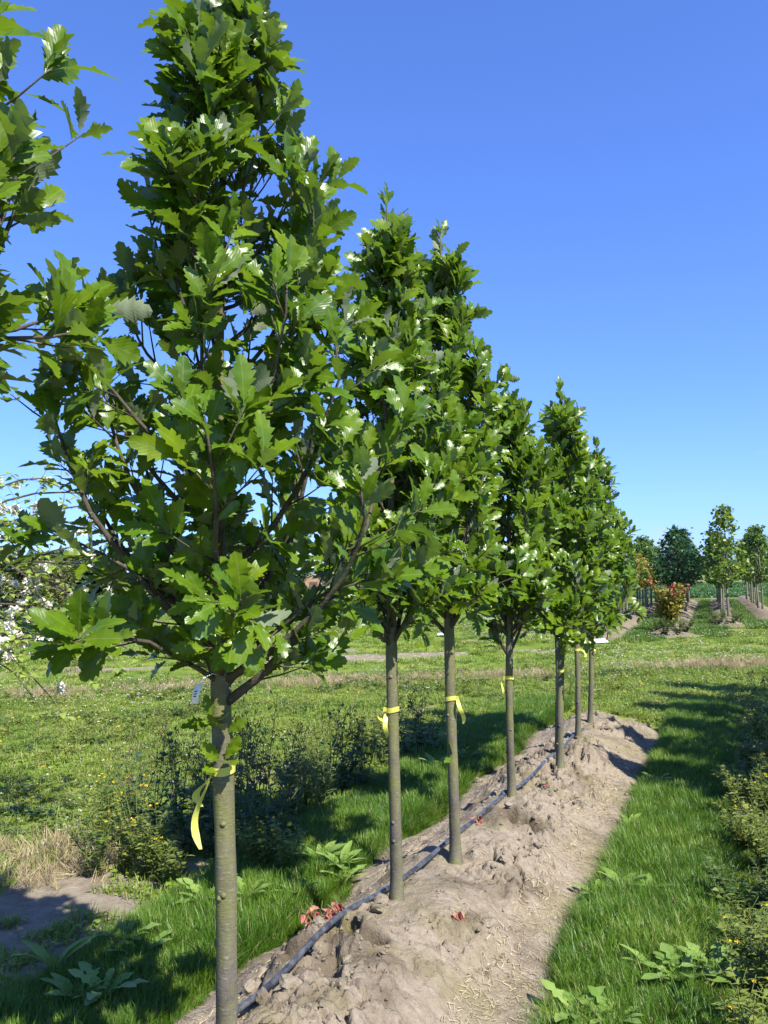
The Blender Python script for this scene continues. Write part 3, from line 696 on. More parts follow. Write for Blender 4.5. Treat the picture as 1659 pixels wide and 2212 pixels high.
# ------------------------------------------------------------------ drip hose
def build_hose():
    px = [(380, 2310), (440, 2250), (500, 2195), (600, 2130), (700, 2040), (790, 1966), (835, 1920), (885, 1884), (950, 1840), (1000, 1808), (1035, 1787), (1062, 1750), (1092, 1722), (1122, 1708), (1140, 1690), (1180, 1650), (1208, 1621), (1228, 1601), (1240, 1588), (1262, 1574)]
    pts = [gnd(a, b, .20)[:2] for a, b in px]
    # resample
    P = np.array(pts); t = np.concatenate([[0], np.cumsum(np.linalg.norm(np.diff(P, axis=0), axis=1))]); T = np.arange(0, t[-1], .025)
    X = np.interp(T, t, P[:, 0]); Y = np.interp(T, t, P[:, 1])
    for _ in range(30):
        X[1:-1] = (X[:-2] + 2*X[1:-1] + X[2:])/4; Y[1:-1] = (Y[:-2] + 2*Y[1:-1] + Y[2:])/4
    for sp in OAKS:                                        # never through a trunk
        for k in range(len(X)):
            dx, dy = X[k] - sp[0], Y[k] - sp[1]; d = math.hypot(dx, dy)
            if d < .06: X[k] += -(.06 - d); 
    Z = ridge_height(X, Y)
    Zm = Z.copy()
    for k in range(len(Z)): Zm[k] = Z[max(0, k-5):k+6].max()
    for _ in range(90): Zm[1:-1] = (Zm[:-2] + 2*Zm[1:-1] + Zm[2:])/4
    V, F, uv = tube(np.stack([X, Y, Zm + .012], 1), .0115, 10)
    tag(link('drip_hose', Acc().add(V, F, uv).mesh('drip_hose', M['hose'])), 'dark grey plastic drip irrigation hose winding along the soil ridge', 'hose')
build_hose()

# ------------------------------------------------------------------ yellow marking tapes, the tag
def tape(i, z, ang, tails, label):
    root, axis, base, (zz, rad), _ = oaks[i]
    zl = z - base[2]; rk = float(np.interp(zl, zz, rad))*1.12 + .0015; c = axis(np.array([zl]))[0] + base
    t = empty('marking_tape', c); n = 20; th = np.linspace(0, 2*math.pi, n + 1)
    V = []
    for k, a in enumerate(th):
        for s in (-1, 1): V.append([rk*math.cos(a), rk*math.sin(a), s*.011 + .003*math.sin(a*2 + i)])
    F = np.array([[2*k, 2*k+2, 2*k+3, 2*k+1] for k in range(n)])
    link('band', make_mesh('band', V, F, M['tape']), t)
    k0 = np.array([math.cos(ang), math.sin(ang), 0])*rk; kn = Acc(); V, F = box(*(k0*1.12), .014, .014, .018); kn.add(V, F)
    link('knot', kn.mesh('knot', M['tape'], False), t)
    for (L, out_, sw, tw) in tails:
        s = np.linspace(0, 1, 13); o = unit([math.cos(ang + sw), math.sin(ang + sw), 0]); sd_ = np.array([-o[1], o[0], 0])
        ctr = k0*1.15 + o[None]*(out_*np.sin(s*2.4))[:, None] + np.array([0, 0, -L])[None]*(s**1.05)[:, None] + sd_[None]*(.02*np.sin(s*5 + i))[:, None]
        wd = .0105*np.interp(s, [0, .12, .85, 1], [.5, 1, 1, .4]); a = tw*s + .5
        wv = (sd_[None]*np.cos(a)[:, None] + o[None]*np.sin(a)[:, None])*wd[:, None]
        V = np.stack([ctr - wv, ctr + wv], 1).reshape(-1, 3); F = np.array([[2*k, 2*k+2, 2*k+3, 2*k+1] for k in range(12)])
        link('tail', make_mesh('tail', V, F, M['tape']), t)
    tag(t, label, 'tape', 'yellow marking tapes tied round the oak trunks')
toL = math.atan2(-CAMR[1], -CAMR[0]); toR = toL + math.pi; toC = math.atan2(-CAMF[1], -CAMF[0])
tape(1, 1.105, toL + .5, [(.20, .035, .1, 1.3), (.09, .03, .3, 2)], 'yellow tape with long hanging tail on the white-tagged oak')
tape(2, 1.03, toL + .3, [(.05, .02, .2, 1.), (.13, .01, 2.4, 1.)], 'short-tailed yellow tape round the trunk behind the red sprout')
tape(3, .99, toR - .5, [(.13, .03, .0, 1.2)], 'yellow tape round the mossy green trunk')
tape(4, .96, toL + .2, [(.10, .02, .1, .8)], 'yellow tape knotted on the trunk with wiry low twigs')
tape(5, .895, toR - .6, [(.10, .06, .1, 1.0), (.17, .03, -.4, 1.5)], 'yellow tape with fluttering tail on the trunk with a slim one behind')
tape(7, .945, toR - .7, [(.08, .05, .2, 1.2)], 'yellow tape with loose end on the second-last oak')
tape(8, .90, toR - .9, [(.05, .015, .2, 1.)], 'plain yellow tape band on the last oak of the row')

def build_tag():
    root, axis, base, (zz, rad), _ = oaks[1]
    top = along(430, 1478, 2.10); bot = along(419, 1522, 2.09)
    t = empty('plant_tag', top); d = bot - top; s = np.linspace(0, 1, 8); sdv = np.array(_r)*.0085
    V = np.concatenate([[d*q + sdv*sg*np.interp(q, [0, .2, 1], [.7, 1, 1.05]) + np.array([0, 0, 0]) - CAMF*.012*math.sin(q*4) for sg in (-1, 1)] for q in s])
    F = np.array([[2*k, 2*k+2, 2*k+3, 2*k+1] for k in range(7)])
    link('strip', make_mesh('strip', V, F, M['tagw']), t)
    acc = Acc()
    for q in (.3, .42, .55): 
        c = d*q - CAMF*(.012*math.sin(q*4) + .002); e = unit(d)*.0015
        acc.add(np.array([c - sdv*.6 - e, c + sdv*.3 - e, c + sdv*.3 + e, c - sdv*.6 + e]), np.array([[0, 1, 2, 3]]))
    link('print', acc.mesh('print', M['ink']), t)
    lp = axis(np.array([1.36 - base[2]]))[0] + base - top
    V, F, uv = tube(np.array([[0, 0, 0], [.004, .004, .012], lp*.6 + [0, 0, .01], lp*.9]), .0012, 5); link('tie', Acc().add(V, F, uv).mesh('tie', M['tagw']), t)
    tag(t, 'white paper plant tag hanging in the fork of the tall oak', 'tag')
build_tag()

# ------------------------------------------------------------------ grass (scattered tufts)
def blade_tuft(nb, h, spread, wd, lean, g, broad=0):
    acc = Acc()
    for b in range(nb):
        a = g.random()*6.28; r_ = spread*math.sqrt(g.random()); a2 = a + g.normal(0, .9); L = h*(.45 + .65*g.random()); ln = lean*(.3 + g.random())
        p0 = np.array([r_*math.cos(a), r_*math.sin(a), -.01]); d = np.array([math.cos(a2), math.sin(a2), 0]); sd_ = np.array([-d[1], d[0], 0])
        w_ = wd*(.7 + .6*g.random()); ss = (0, .4, .75, 1.0)
        C = [p0 + d*L*ln*(q**1.9) + np.array([0, 0, L*(q - .28*ln*q*q)]) for q in ss]; ww = [w_, w_*.95, w_*.6, 0]
        V = np.array([C[0] - sd_*ww[0], C[0] + sd_*ww[0], C[1] - sd_*ww[1], C[1] + sd_*ww[1], C[2] - sd_*ww[2], C[2] + sd_*ww[2], C[3]])
        u_ = g.random(); acc.add(V, [np.array([[0, 1, 3, 2], [2, 3, 5, 4]]), np.array([[4, 5, 6]])], np.stack([np.full(7, u_), [0, 0, .4, .4, .75, .75, 1]], 1))
    if broad:
        k = broad; a = g.random(k)*6.28; r_ = spread*np.sqrt(g.random(k)); P = np.stack([r_*np.cos(a), r_*np.sin(a), h*.35*g.random(k)], 1)
        D = np.stack([np.cos(a*3), np.sin(a*3), .2 + 0*a], 1); N = np.tile([0, 0, 1.], (k, 1)) + g.normal(0, .3, (k, 3)); add_leaves(acc, OVATE_V, P, frames(D, N), .018 + .02*g.random(k))
    return acc
def scatter(name, sources, P, S, label, tilt=.12, zscale=None, g=rng, idx=None, kind='stuff'):
    n = len(P); me = bpy.data.meshes.new(name); me.vertices.add(n); me.vertices.foreach_set('co', np.asarray(P, np.float32).ravel())
    rot = np.stack([g.normal(0, tilt, n), g.normal(0, tilt, n), g.random(n)*6.283], 1).astype(np.float32)
    zs = np.ones(n) if zscale is None else zscale
    sc = np.stack([S, S, S*zs], 1).astype(np.float32)
    me.attributes.new('rot', 'FLOAT_VECTOR', 'POINT').data.foreach_set('vector', rot.ravel())
    me.attributes.new('scl', 'FLOAT_VECTOR', 'POINT').data.foreach_set('vector', sc.ravel())
    me.attributes.new('idx', 'INT', 'POINT').data.foreach_set('value', (g.integers(0, len(sources), n) if idx is None else idx).astype(np.int32))
    o = link(name, me); tag(o, label, kind=kind)
    ng = bpy.data.node_groups.new(name, 'GeometryNodeTree')
    ng.interface.new_socket('Geometry', in_out='INPUT', socket_type='NodeSocketGeometry'); ng.interface.new_socket('Geometry', in_out='OUTPUT', socket_type='NodeSocketGeometry')
    gi = ng.nodes.new('NodeGroupInput'); go = ng.nodes.new('NodeGroupOutput'); ip = ng.nodes.new('GeometryNodeInstanceOnPoints')
    jn = ng.nodes.new('GeometryNodeJoinGeometry'); ip.inputs['Pick Instance'].default_value = True
    for s in sources:
        so = bpy.data.objects.new(name + '_tuft', s); oi = ng.nodes.new('GeometryNodeObjectInfo'); oi.inputs['Object'].default_value = so; oi.inputs['As Instance'].default_value = True
        ng.links.new(oi.outputs['Geometry'], jn.inputs[0])
    def na(nm, dt):
        x = ng.nodes.new('GeometryNodeInputNamedAttribute'); x.data_type = dt; x.inputs['Name'].default_value = nm; return x.outputs['Attribute']
    er = ng.nodes.new('FunctionNodeEulerToRotation'); ng.links.new(na('rot', 'FLOAT_VECTOR'), er.inputs[0])
    ng.links.new(gi.outputs[0], ip.inputs['Points']); ng.links.new(jn.outputs[0], ip.inputs['Instance']); ng.links.new(na('idx', 'INT'), ip.inputs['Instance Index'])
    ng.links.new(er.outputs[0], ip.inputs['Rotation']); ng.links.new(na('scl', 'FLOAT_VECTOR'), ip.inputs['Scale']); ng.links.new(ip.outputs[0], go.inputs[0])
    md = o.modifiers.new('scatter', 'NODES'); md.node_group = ng
    return o
def fan(n, d0, d1, half=34.0, power=1.0):
    """random ground points in front of the place, between two distances"""
    r_ = np.sqrt(d0*d0 + (d1*d1 - d0*d0)*rng.random(n)**power); a = YAW + math.pi/2 + R(half)*(2*rng.random(n) - 1)
    return r_*np.cos(a), r_*np.sin(a)
gg = np.random.default_rng(5)
LAWN = [blade_tuft(64, .105, .05, .0013, .75, gg).mesh('lawn_tuft', M['lawn']) for _ in range(5)]
MEAD = [blade_tuft(30, .075, .06, .0017, .6, gg, 12).mesh('meadow_tuft', M['meadow']) for _ in range(5)]
MEADL = [blade_tuft(34, .10, .10, .0034, .6, gg, 8).mesh('meadow_tuft_wide', M['meadow']) for _ in range(4)]
AISLE = [blade_tuft(34, .11, .11, .0045, .6, gg).mesh('aisle_tuft', M['aisle']) for _ in range(3)]
M['crop'] = mat_grass('crop_leaf', [(0.3, (0.035, 0.10, 0.022)), (0.7, (0.10, 0.18, 0.05))], (0.10, 0.22, 0.04), 0.0, .3)
CROP = [blade_tuft(26, .16, .28, .03, 1.0, gg).mesh('crop_tuft', M['crop']) for _ in range(3)]
HERB = [blade_tuft(10, .12, .08, .0018, .6, gg, 70).mesh('herb_tuft', M[q]) for q in ('weed_yellow', 'weed_yellow', 'weed')]
DRYT = [blade_tuft(34, .16, .05, .0018, .8, gg).mesh('dry_tuft', M['drygrass']) for _ in range(4)]
def zpos(x, y, dz=0.0): return np.stack([x, y, ground_height(x, y) + dz], 1)
def lanes():
    # the two mown lanes beside the near row
    for nm, x0, x1, dens, lab in (('lane_grass', -.86, -.06, 900, 'deep green grass of the lane between soil ridge and right-hand weeds'),
                                  ('lane_grass', -2.78, -1.92, 900, 'deep green grass strip between soil ridge and left-hand weeds')):
        y0, y1 = 1.0, 10.8; n = int((x1 - x0 + .2)*(y1 - y0)*dens)
        x = x0 - .1 + (x1 - x0 + .2)*rng.random(n); y = y0 + (y1 - y0)*rng.random(n)**1.25
        e = .20*(fbm(x*2.5, y*2.5, 3, 55) - .5) + .18*(fbm(x*1.0, y*1.0 + 5, 2, 54) - .5)
        k = (x + e > x0) & (x + e < x1) & (rng.random(n) < .55 + .9*fbm(x*3, y*3, 2, 56))
        x, y = x[k], y[k]; edge = np.minimum(x - x0, x1 - x)
        s = (.65 + .5*rng.random(len(x)))*(.55 + .5*sstep(-.05, .2, edge))*(.75 + .5*fbm(x*1.6, y*1.6, 3, 57))*1.12
        scatter(nm, LAWN, zpos(x, y), s, lab)
lanes()
def meadow():
    for d0, d1, n, s0, src in ((2.0, 8.0, 15000, 1.0, MEAD), (8.0, 15.0, 17000, 1.45, MEAD), (15, 30, 15000, 1.5, MEADL), (30, 62, 15000, 2.0, MEADL)):
        x, y = fan(n, d0, d1, 36)
        near = y < 10.2 + .8*(fbm(x*1.1, y*1.1, 2, 50) - .5)
        near &= ~((np.abs(x - ROW_X) < .95) & (y > 8.8) & (((y - 8.8)/1.0)**2 + ((x - ROW_X)/.66)**2 > .9 + .3*rng.random(n))); k = ~near | (x < -3.75 + .2*(fbm(x*2, y*2, 2, 58) - .5)) | (x > 1.0)
        k &= (soil_amount(x, y) < .35 + .2*rng.random(n)) & (crop_d(x, y) < -.5) & (rng.random(n) < .25 + 1.1*fbm(x*1.5, y*1.5, 3, 59))
        x, y = x[k], y[k]; lush = fbm(x*.7, y*.7, 3, 61)
        s = s0*(.55 + .5*rng.random(len(x)))*(.65 + .7*lush)
        scatter('meadow_grass', src, zpos(x, y), s, ['short yellow-green meadow grass with clover beside the weeds', 'meadow grass across the headland past the row', 'rough grass on the fallow field', 'far fallow grass before the crop field'][[2.0, 8.0, 15, 30].index(d0)], zscale=np.full(len(x), .8 if d0 < 15 else .55))
    # leafy herb clumps in patches through the near meadow
    x, y = fan(5200, 4.2, 15, 35); k = ((y > 10.6) | (x < -3.9)) & (fbm(x*1.1, y*1.1, 3, 63) > .53) & (soil_amount(x, y) < .3); x, y = x[k], y[k]
    scatter('meadow_herbs', HERB, zpos(x, y), .6 + .9*rng.random(len(x)), 'patches of leafy yellow-green herbs in the near meadow', .2)
    # grass lanes of the far block
    pts = []
    for st, L in zip(FR_START, FR_LEN):
        n = 2600; a = -1.5 + (L + 2)*rng.random(n); b = .55 + .85*rng.random(n)
        pts.append(st[None] + a[:, None]*FR_DIR[None] + b[:, None]*FR_PERP[None])
    p = np.concatenate(pts); k = soil_amount(p[:, 0], p[:, 1]) < .4; p = p[k]
    scatter('far_lane_grass', AISLE, zpos(p[:, 0], p[:, 1]), .8 + .6*rng.random(len(p)), 'bright green grass lanes between the far tree rows')
    x, y = fan(26000, 48, 125, 34, 1.6); k = (crop_d(x, y) > .6) & (crop_d(x, y) < 66); x, y = x[k], y[k]
    scatter('crop_plants', CROP, zpos(x, y), 1.0 + .8*rng.random(len(x)), 'low blue-green crop covering the far field')
    # dry tussocks
    P = []
    for (a, b) in DRY:
        n = 75; P.append(np.stack([a + rng.normal(0, .42, n), b + rng.normal(0, .30, n)], 1))
    g_ = gnd(85, 1850); n = 60; P.append(np.stack([g_[0] + rng.normal(0, .28, n), g_[1] + rng.normal(0, .2, n)], 1))
    g_ = gnd(185, 1850); n = 60; P.append(np.stack([g_[0] + rng.normal(0, .2, n), g_[1] + rng.normal(0, .25, n)], 1))
    P = np.concatenate(P); scatter('dry_grass', DRYT, zpos(P[:, 0], P[:, 1]), .45 + .6*rng.random(len(P)), 'bleached dry grass tussocks in the headland and by the left-hand weeds', .35)
    # sparse low growth in the two weedy strips
    for xc in (-3.2, .46):
        n = 1500 if xc < 0 else 5000; x = xc + .6*(2*rng.random(n) - 1); y = 1.2 + 9.2*rng.random(n); k = fbm(x*2.4, y*2.4, 3, 64) > (.40 if xc > 0 else .52 - .12*sstep(3.6, 4.6, y)); x, y = x[k], y[k]
        scatter('strip_grass', MEAD, zpos(x, y), .6 + .8*rng.random(len(x)), 'sparse low growth on the weedy strip right of the lane' if xc > 0 else 'sparse low growth on the weedy strip left of the lane', .2)
meadow()
def flower_ball(n, r_, mat, h):
    acc = Acc(); V, F, uv = tube(np.array([[0, 0, 0], [.002, 0, h*.5], [0, .002, h]]), .0011, 4); acc.add(V, F, uv, 0)
    g = np.random.default_rng(n); P = unit(g.normal(0, 1, 3))[None]*0 + [0, 0, h]; D = g.normal(0, 1, (n, 3)); D[:, 2] = np.abs(D[:, 2])*.8; N = np.cross(D, g.normal(0, 1, (n, 3)))
    add_leaves(acc, LANCE_V, np.repeat(P, n, 0), frames(D, N), np.full(n, r_), 1)
    return acc.mesh('flower', None, mats=[M['stem'], mat])
def flowers():
    cl = [flower_ball(14, .012, M['white_petal'], .07), flower_ball(12, .011, M['white_petal'], .09)]
    x, y = fan(9000, 4.5, 26, 34); k = ((y > 10.3) | (x < -3.8)) & (fbm(x*.55, y*.55, 3, 66) > .54) & (soil_amount(x, y) < .3); x, y = x[k], y[k]
    scatter('clover_flowers', cl, zpos(x, y), (.7 + .5*rng.random(len(x)))*(.7 + .04*np.hypot(x, y)), 'white clover blossoms sprinkled through the meadow', .2)
    dl = [flower_ball(26, .019, M['yellow'], .10), flower_ball(24, .017, M['yellow'], .14)]
    x, y = fan(330, 5, 26, 34); k = ((y > 10.3) | (x < -3.8)) & (soil_amount(x, y) < .3); x, y = x[k], y[k]
    scatter('yellow_flowers', dl, zpos(x, y), (.55 + .4*rng.random(len(x)))*(.8 + .02*np.hypot(x, y)), 'small yellow flowers dotted over the meadow', .2)
flowers()

# ------------------------------------------------------------------ weeds
DAND_ME = leaf_meshes('leaf', DAND_V, M['dock']); DOCK_ME = leaf_meshes('leaf', DOCK_V, M['dock'])
def rosette(px, py, nl, L, kind, label, up=1.0):
    g0 = gnd(px, py, .0); x, y = g0[0], g0[1]; t = empty('broadleaf_weed', (x, y, gh(x, y) + .03)); L *= .95; g = np.random.default_rng(int(px*7 + py))
    for i in range(nl):
        a = i*2.4 + g.random(); e = up*(.8 + 1.0*g.random()); d = np.array([math.cos(a), math.sin(a), e]); n_ = np.array([-math.cos(a)*e, -math.sin(a)*e, 1.]) + g.normal(0, .2, 3)
        fm = frames(d[None], n_[None])[0]; leaf_object((DAND_ME if kind == 'dandelion' else DOCK_ME)[i % 4], t, np.array([math.cos(a), math.sin(a), 0])*.008, fm, L*(.6 + .55*g.random()))
    tag(t, label.replace('leafy', 'jagged-leaved' if kind == 'dandelion' else 'broad-leaved'), 'weed', 'broad-leaved weeds in the grass lanes')
RL = 'leafy pale green rosette weed in the grass strip left of the soil ridge'
RR = 'leafy pale green rosette weed in the grass lane right of the soil ridge'
for px, py, nl, L, kd in ((735, 1885, 12, .17, 'dock'), (690, 1870, 9, .16, 'dock'), (745, 1905, 9, .12, 'dandelion'), (440, 1965, 10, .17, 'dandelion'), (530, 1960, 8, .15, 'dandelion'), (270, 2045, 9, .16, 'dandelion'), (115, 2105, 5, .17, 'dock'), (165, 2170, 8, .13, 'dock'), (225, 2170, 11, .17, 'dandelion'), (300, 2080, 8, .15, 'dandelion'), (945, 1670, 9, .16, 'dock'), (1010, 1650, 8, .13, 'dandelion'), (1165, 1560, 8, .14, 'dock'), (640, 1950, 7, .12, 'dandelion')):
    rosette(px, py, nl, L, kd, RL)
for px, py, nl, L, kd in ((1345, 1930, 10, .13, 'dock'), (1285, 1940, 8, .11, 'dandelion'), (1405, 1940, 6, .11, 'dock'), (1480, 2150, 13, .18, 'dandelion'), (1545, 2130, 12, .17, 'dandelion'), (1415, 2120, 7, .13, 'dock'), (1245, 2215, 9, .15, 'dandelion'), (1330, 2230, 8, .14, 'dandelion'), (1360, 1790, 7, .10, 'dock'), (1420, 1700, 7, .11, 'dandelion'), (1490, 1980, 7, .10, 'dock')):
    rosette(px, py, nl, L, kd, RR)

def tall_weed(x, y, h, seed, mat, ns=3, label='', seedy=True, leafL=.09, dens=1.0, group=None, name='tall_weed', spread=.14, flower=None):
    g = np.random.default_rng(500 + seed); t = empty(name, (x, y, gh(x, y)))
    st = Acc(); lf = Acc(); sh = Acc(); P, D, N, S = [], [], [], []; heads = []
    for s in range(ns):
        a = g.random()*6.28; ln = spread*(.4 + g.random()); hh = h*(.65 + .4*g.random()); q = np.linspace(0, 1, 6)
        pts = np.stack([math.cos(a)*(.02 + ln*q**1.3), math.sin(a)*(.02 + ln*q**1.3), hh*q], 1) + g.normal(0, .008, (6, 3))*q[:, None]
        V, F, uv = tube(pts, np.linspace(.0042, .0016, 6), 5); st.add(V, F, uv)
        nlf = int((12 + 8*g.random())*dens)
        for k in range(nlf):
            z = (.04 + .82*g.random()**1.15); kk = min(4, int(z*5)); p = pts[kk] + (pts[kk+1] - pts[kk])*(z*5 - kk); b = g.random()*6.28; o = np.array([math.cos(b), math.sin(b), .0])
            P.append(p); D.append(o + np.array([0, 0, .55 + .4*g.random()])); N.append(np.array([0, 0, 1]) - o*.5 + g.normal(0, .3, 3)); S.append(leafL*(.55 + .7*g.random())*(1.15 - .55*z))
        nb = 4 + int(4*g.random())
        for k in range(nb):
            z = .55 + .44*(k + g.random())/nb; kk = min(4, int(z*5)); p = pts[kk] + (pts[kk+1] - pts[kk])*(z*5 - kk); b = g.random()*6.28
            e = p + np.array([math.cos(b)*.05, math.sin(b)*.05, .07])*(.6 + .9*g.random()); V, F, uv = tube(np.array([p, (p+e)/2 + [0, 0, -.004], e]), .0012, 4); st.add(V, F, uv); heads.append(e)
            if not seedy:
                for _ in range(6):
                    b3 = g.random()*6.28; o3 = np.array([math.cos(b3), math.sin(b3), .3]); P.append(p + (e - p)*g.random()); D.append(o3); N.append(np.array([0, 0, 1.]) + g.normal(0, .35, 3)); S.append(leafL*(.4 + .4*g.random()))
            for _ in range(2):
                b2 = g.random()*6.28; heads.append(e + np.array([math.cos(b2)*.015, math.sin(b2)*.015, .012*g.random()]))
        heads.append(pts[-1])
    link('stem', st.mesh('stem', M['stem']), t)
    P, D, N, S = map(np.array, (P, D, N, S)); add_leaves(lf, LANCE_V + OVATE_V[:1], P, frames(D, N), S); tag(link('foliage', lf.mesh('foliage', mat), t), kind='stuff')
    if seedy:
        for e in heads:
            d = g.normal(0, .3, 3) + [0, 0, 1]; d = unit(d)*.011*(.7 + .6*g.random()); V, F, uv = tube(np.array([e - d*.6, e - d*.2, e + d*.4, e + d]), np.array([.0012, .0036, .0030, .0008]), 5); sh.add(V, F, uv)
        tag(link('seed_heads', sh.mesh('seed_heads', M['seed']), t), kind='stuff')
    if flower:
        fl = Acc(); k = 0
        for e in heads:
            if g.random() > flower: continue
            n_ = 14; Dd = g.normal(0, 1, (n_, 3)); Dd[:, 2] = np.abs(Dd[:, 2])*.6 + .1; add_leaves(fl, LANCE_V, np.tile(e, (n_, 1)), frames(Dd, np.cross(Dd, g.normal(0, 1, (n_, 3)))), np.full(n_, .011)); k += 1
        if k: tag(link('flowers', fl.mesh('flowers', M['yellow']), t), kind='stuff')
    return tag(t, label, 'weed', group)
# tall dark weeds gone to seed on the left strip
k = 0
for px, py, h in ((300, 1850, .62), (330, 1800, .70), (350, 1845, .66), (385, 1790, .75), (405, 1840, .60), (430, 1800, .55), (290, 1780, .60), (490, 1840, .75), (520, 1800, .85), (545, 1840, .72), (565, 1790, .90), (590, 1830, .80), (605, 1780, .82), (510, 1770, .8), (470, 1790, .7), (450, 1850, .5), (575, 1860, .6), (620, 1840, .55)):
    g_ = gnd(px, py); tall_weed(g_[0], g_[1], h, k, M['weed_dark'], 4, 'tall dark weed gone to seed in the thicket behind the tagged oak', True, .085, 1.5, 'tall seeding weeds left of the row'); k += 1
for px, py, h in ((700, 1730, .55), (730, 1715, .60), (760, 1700, .58), (785, 1705, .5), (715, 1690, .6), (750, 1680, .55), (880, 1640, .62), (905, 1625, .6), (930, 1635, .5), (860, 1615, .55)):
    g_ = gnd(px, py); tall_weed(g_[0], g_[1], h, k, M['weed_dark'], 4, 'dark bushy weed in the oak shade beside the grass strip', True, .08, 1.7, 'shaded bushy weeds left of the row'); k += 1
# yellow-green leafy weeds
for px, py, h, fl in ((230, 1850, .42, .1), (270, 1880, .35, .15), (310, 1890, .32, .05), (345, 1895, .3, 0), (200, 1890, .3, 0), (255, 1830, .4, .2), (640, 1760, .5, 0), (665, 1740, .45, 0), (690, 1765, .4, 0), (655, 1700, .45, 0), (830, 1660, .4, 0), (845, 1640, .42, 0), (800, 1640, .4, 0), (560, 1885, .25, .2), (530, 1880, .25, .1), (600, 1895, .22, 0), (370, 1905, .22, 0)):
    g_ = gnd(px, py); tall_weed(g_[0], g_[1], h, k, M['weed_yellow'], 6, 'yellow-green leafy weed ' + ('with yellow flowers ' if fl else '') + 'at the foot of the dark thicket', False, .06, 1.4, 'leafy weeds left of the row', 'leafy_weed', .12, fl); k += 1
# weeds of the right-hand strip
for i in range(46):
    y = 2.3 + 5.2*(i + .5)/46; x = -.12 + .85*((i*0.618) % 1.0) + .05*math.sin(i*3.); h = .24 + .22*rng.random()
    if x < .1: h *= .7
    tall_weed(x, y, h, k, M['weed_yellow'] if i % 3 else M['weed'], 8, ('yellow-green' if i % 3 else 'mid green') + ' bushy weed in the strip right of the grass lane', False, .052, 3.2, 'bushy weeds right of the lane', 'bushy_weed', .16, .035 if i % 2 else 0); k += 1
for i in range(12):
    y = 7.4 + 3.2*(i + .5)/12; x = .05 + .9*((i*.618) % 1.0); tall_weed(x, y, .38 + .2*rng.random(), k, M['weed'], 6, 'shaded bushy weed in the strip right of the grass lane', False, .06, 1.6, 'shaded weeds right of the lane', 'bushy_weed', .15, .05); k += 1

# withered red sprouts on the soil
WME = leaf_meshes('leaf', WITHER_V, M['red'])
def red_sprout(px, py, n, h, label, zz=.12, L=.045):
    g0 = gnd(px, py, zz); x, y = g0[0], g0[1]; t = empty('withered_sprout', (x, y, rh(x, y))); g = np.random.default_rng(int(px)); st = Acc()
    for s in range(max(1, n//7)):
        a = g.random()*6.28; e = np.array([math.cos(a)*h*.6, math.sin(a)*h*.6, h]); pts = np.array([[0, 0, -.01], e*.4 + [0, 0, .01], e, e*1.25 - [0, 0, h*.15]]); V, F, uv = tube(pts, .002, 5); st.add(V, F, uv)
        for q in range(n//max(1, n//7)):
            u_ = .35 + .65*g.random(); p = e*u_; b = g.random()*6.28; d = np.array([math.cos(b), math.sin(b), -.5 - .6*g.random()]); leaf_object(WME[q % 3], t, p, frames(d[None], g.normal(0, 1, (1, 3)) + [[0, 0, .6]])[0], L*(.6 + .7*g.random()))
    link('stem', st.mesh('stem', M['stem']), t); tag(t, label, 'sprout', 'withered red sprouts on the soil ridge')
red_sprout(690, 1985, 56, .11, 'large withered red and tan sprout beside the hose', .10, .045)
red_sprout(735, 1980, 35, .075, 'crimson withered sprout with curled leaves next to the large tan one', .10, .045)
red_sprout(997, 2022, 7, .03, 'small crimson withered sprout alone on the right slope of the ridge', .10)
red_sprout(822, 1932, 5, .02, 'tiny reddish withered sprig hanging over the hose', .2, .03)
red_sprout(1035, 1800, 10, .04, 'red withered sprout just past the mossy trunk along the hose', .18)
red_sprout(1130, 1835, 12, .05, 'brownish withered sprout in the dug hole', .08)
red_sprout(1185, 1730, 8, .03, 'faded reddish sprig on the slope past the dug hole', .1, .03)

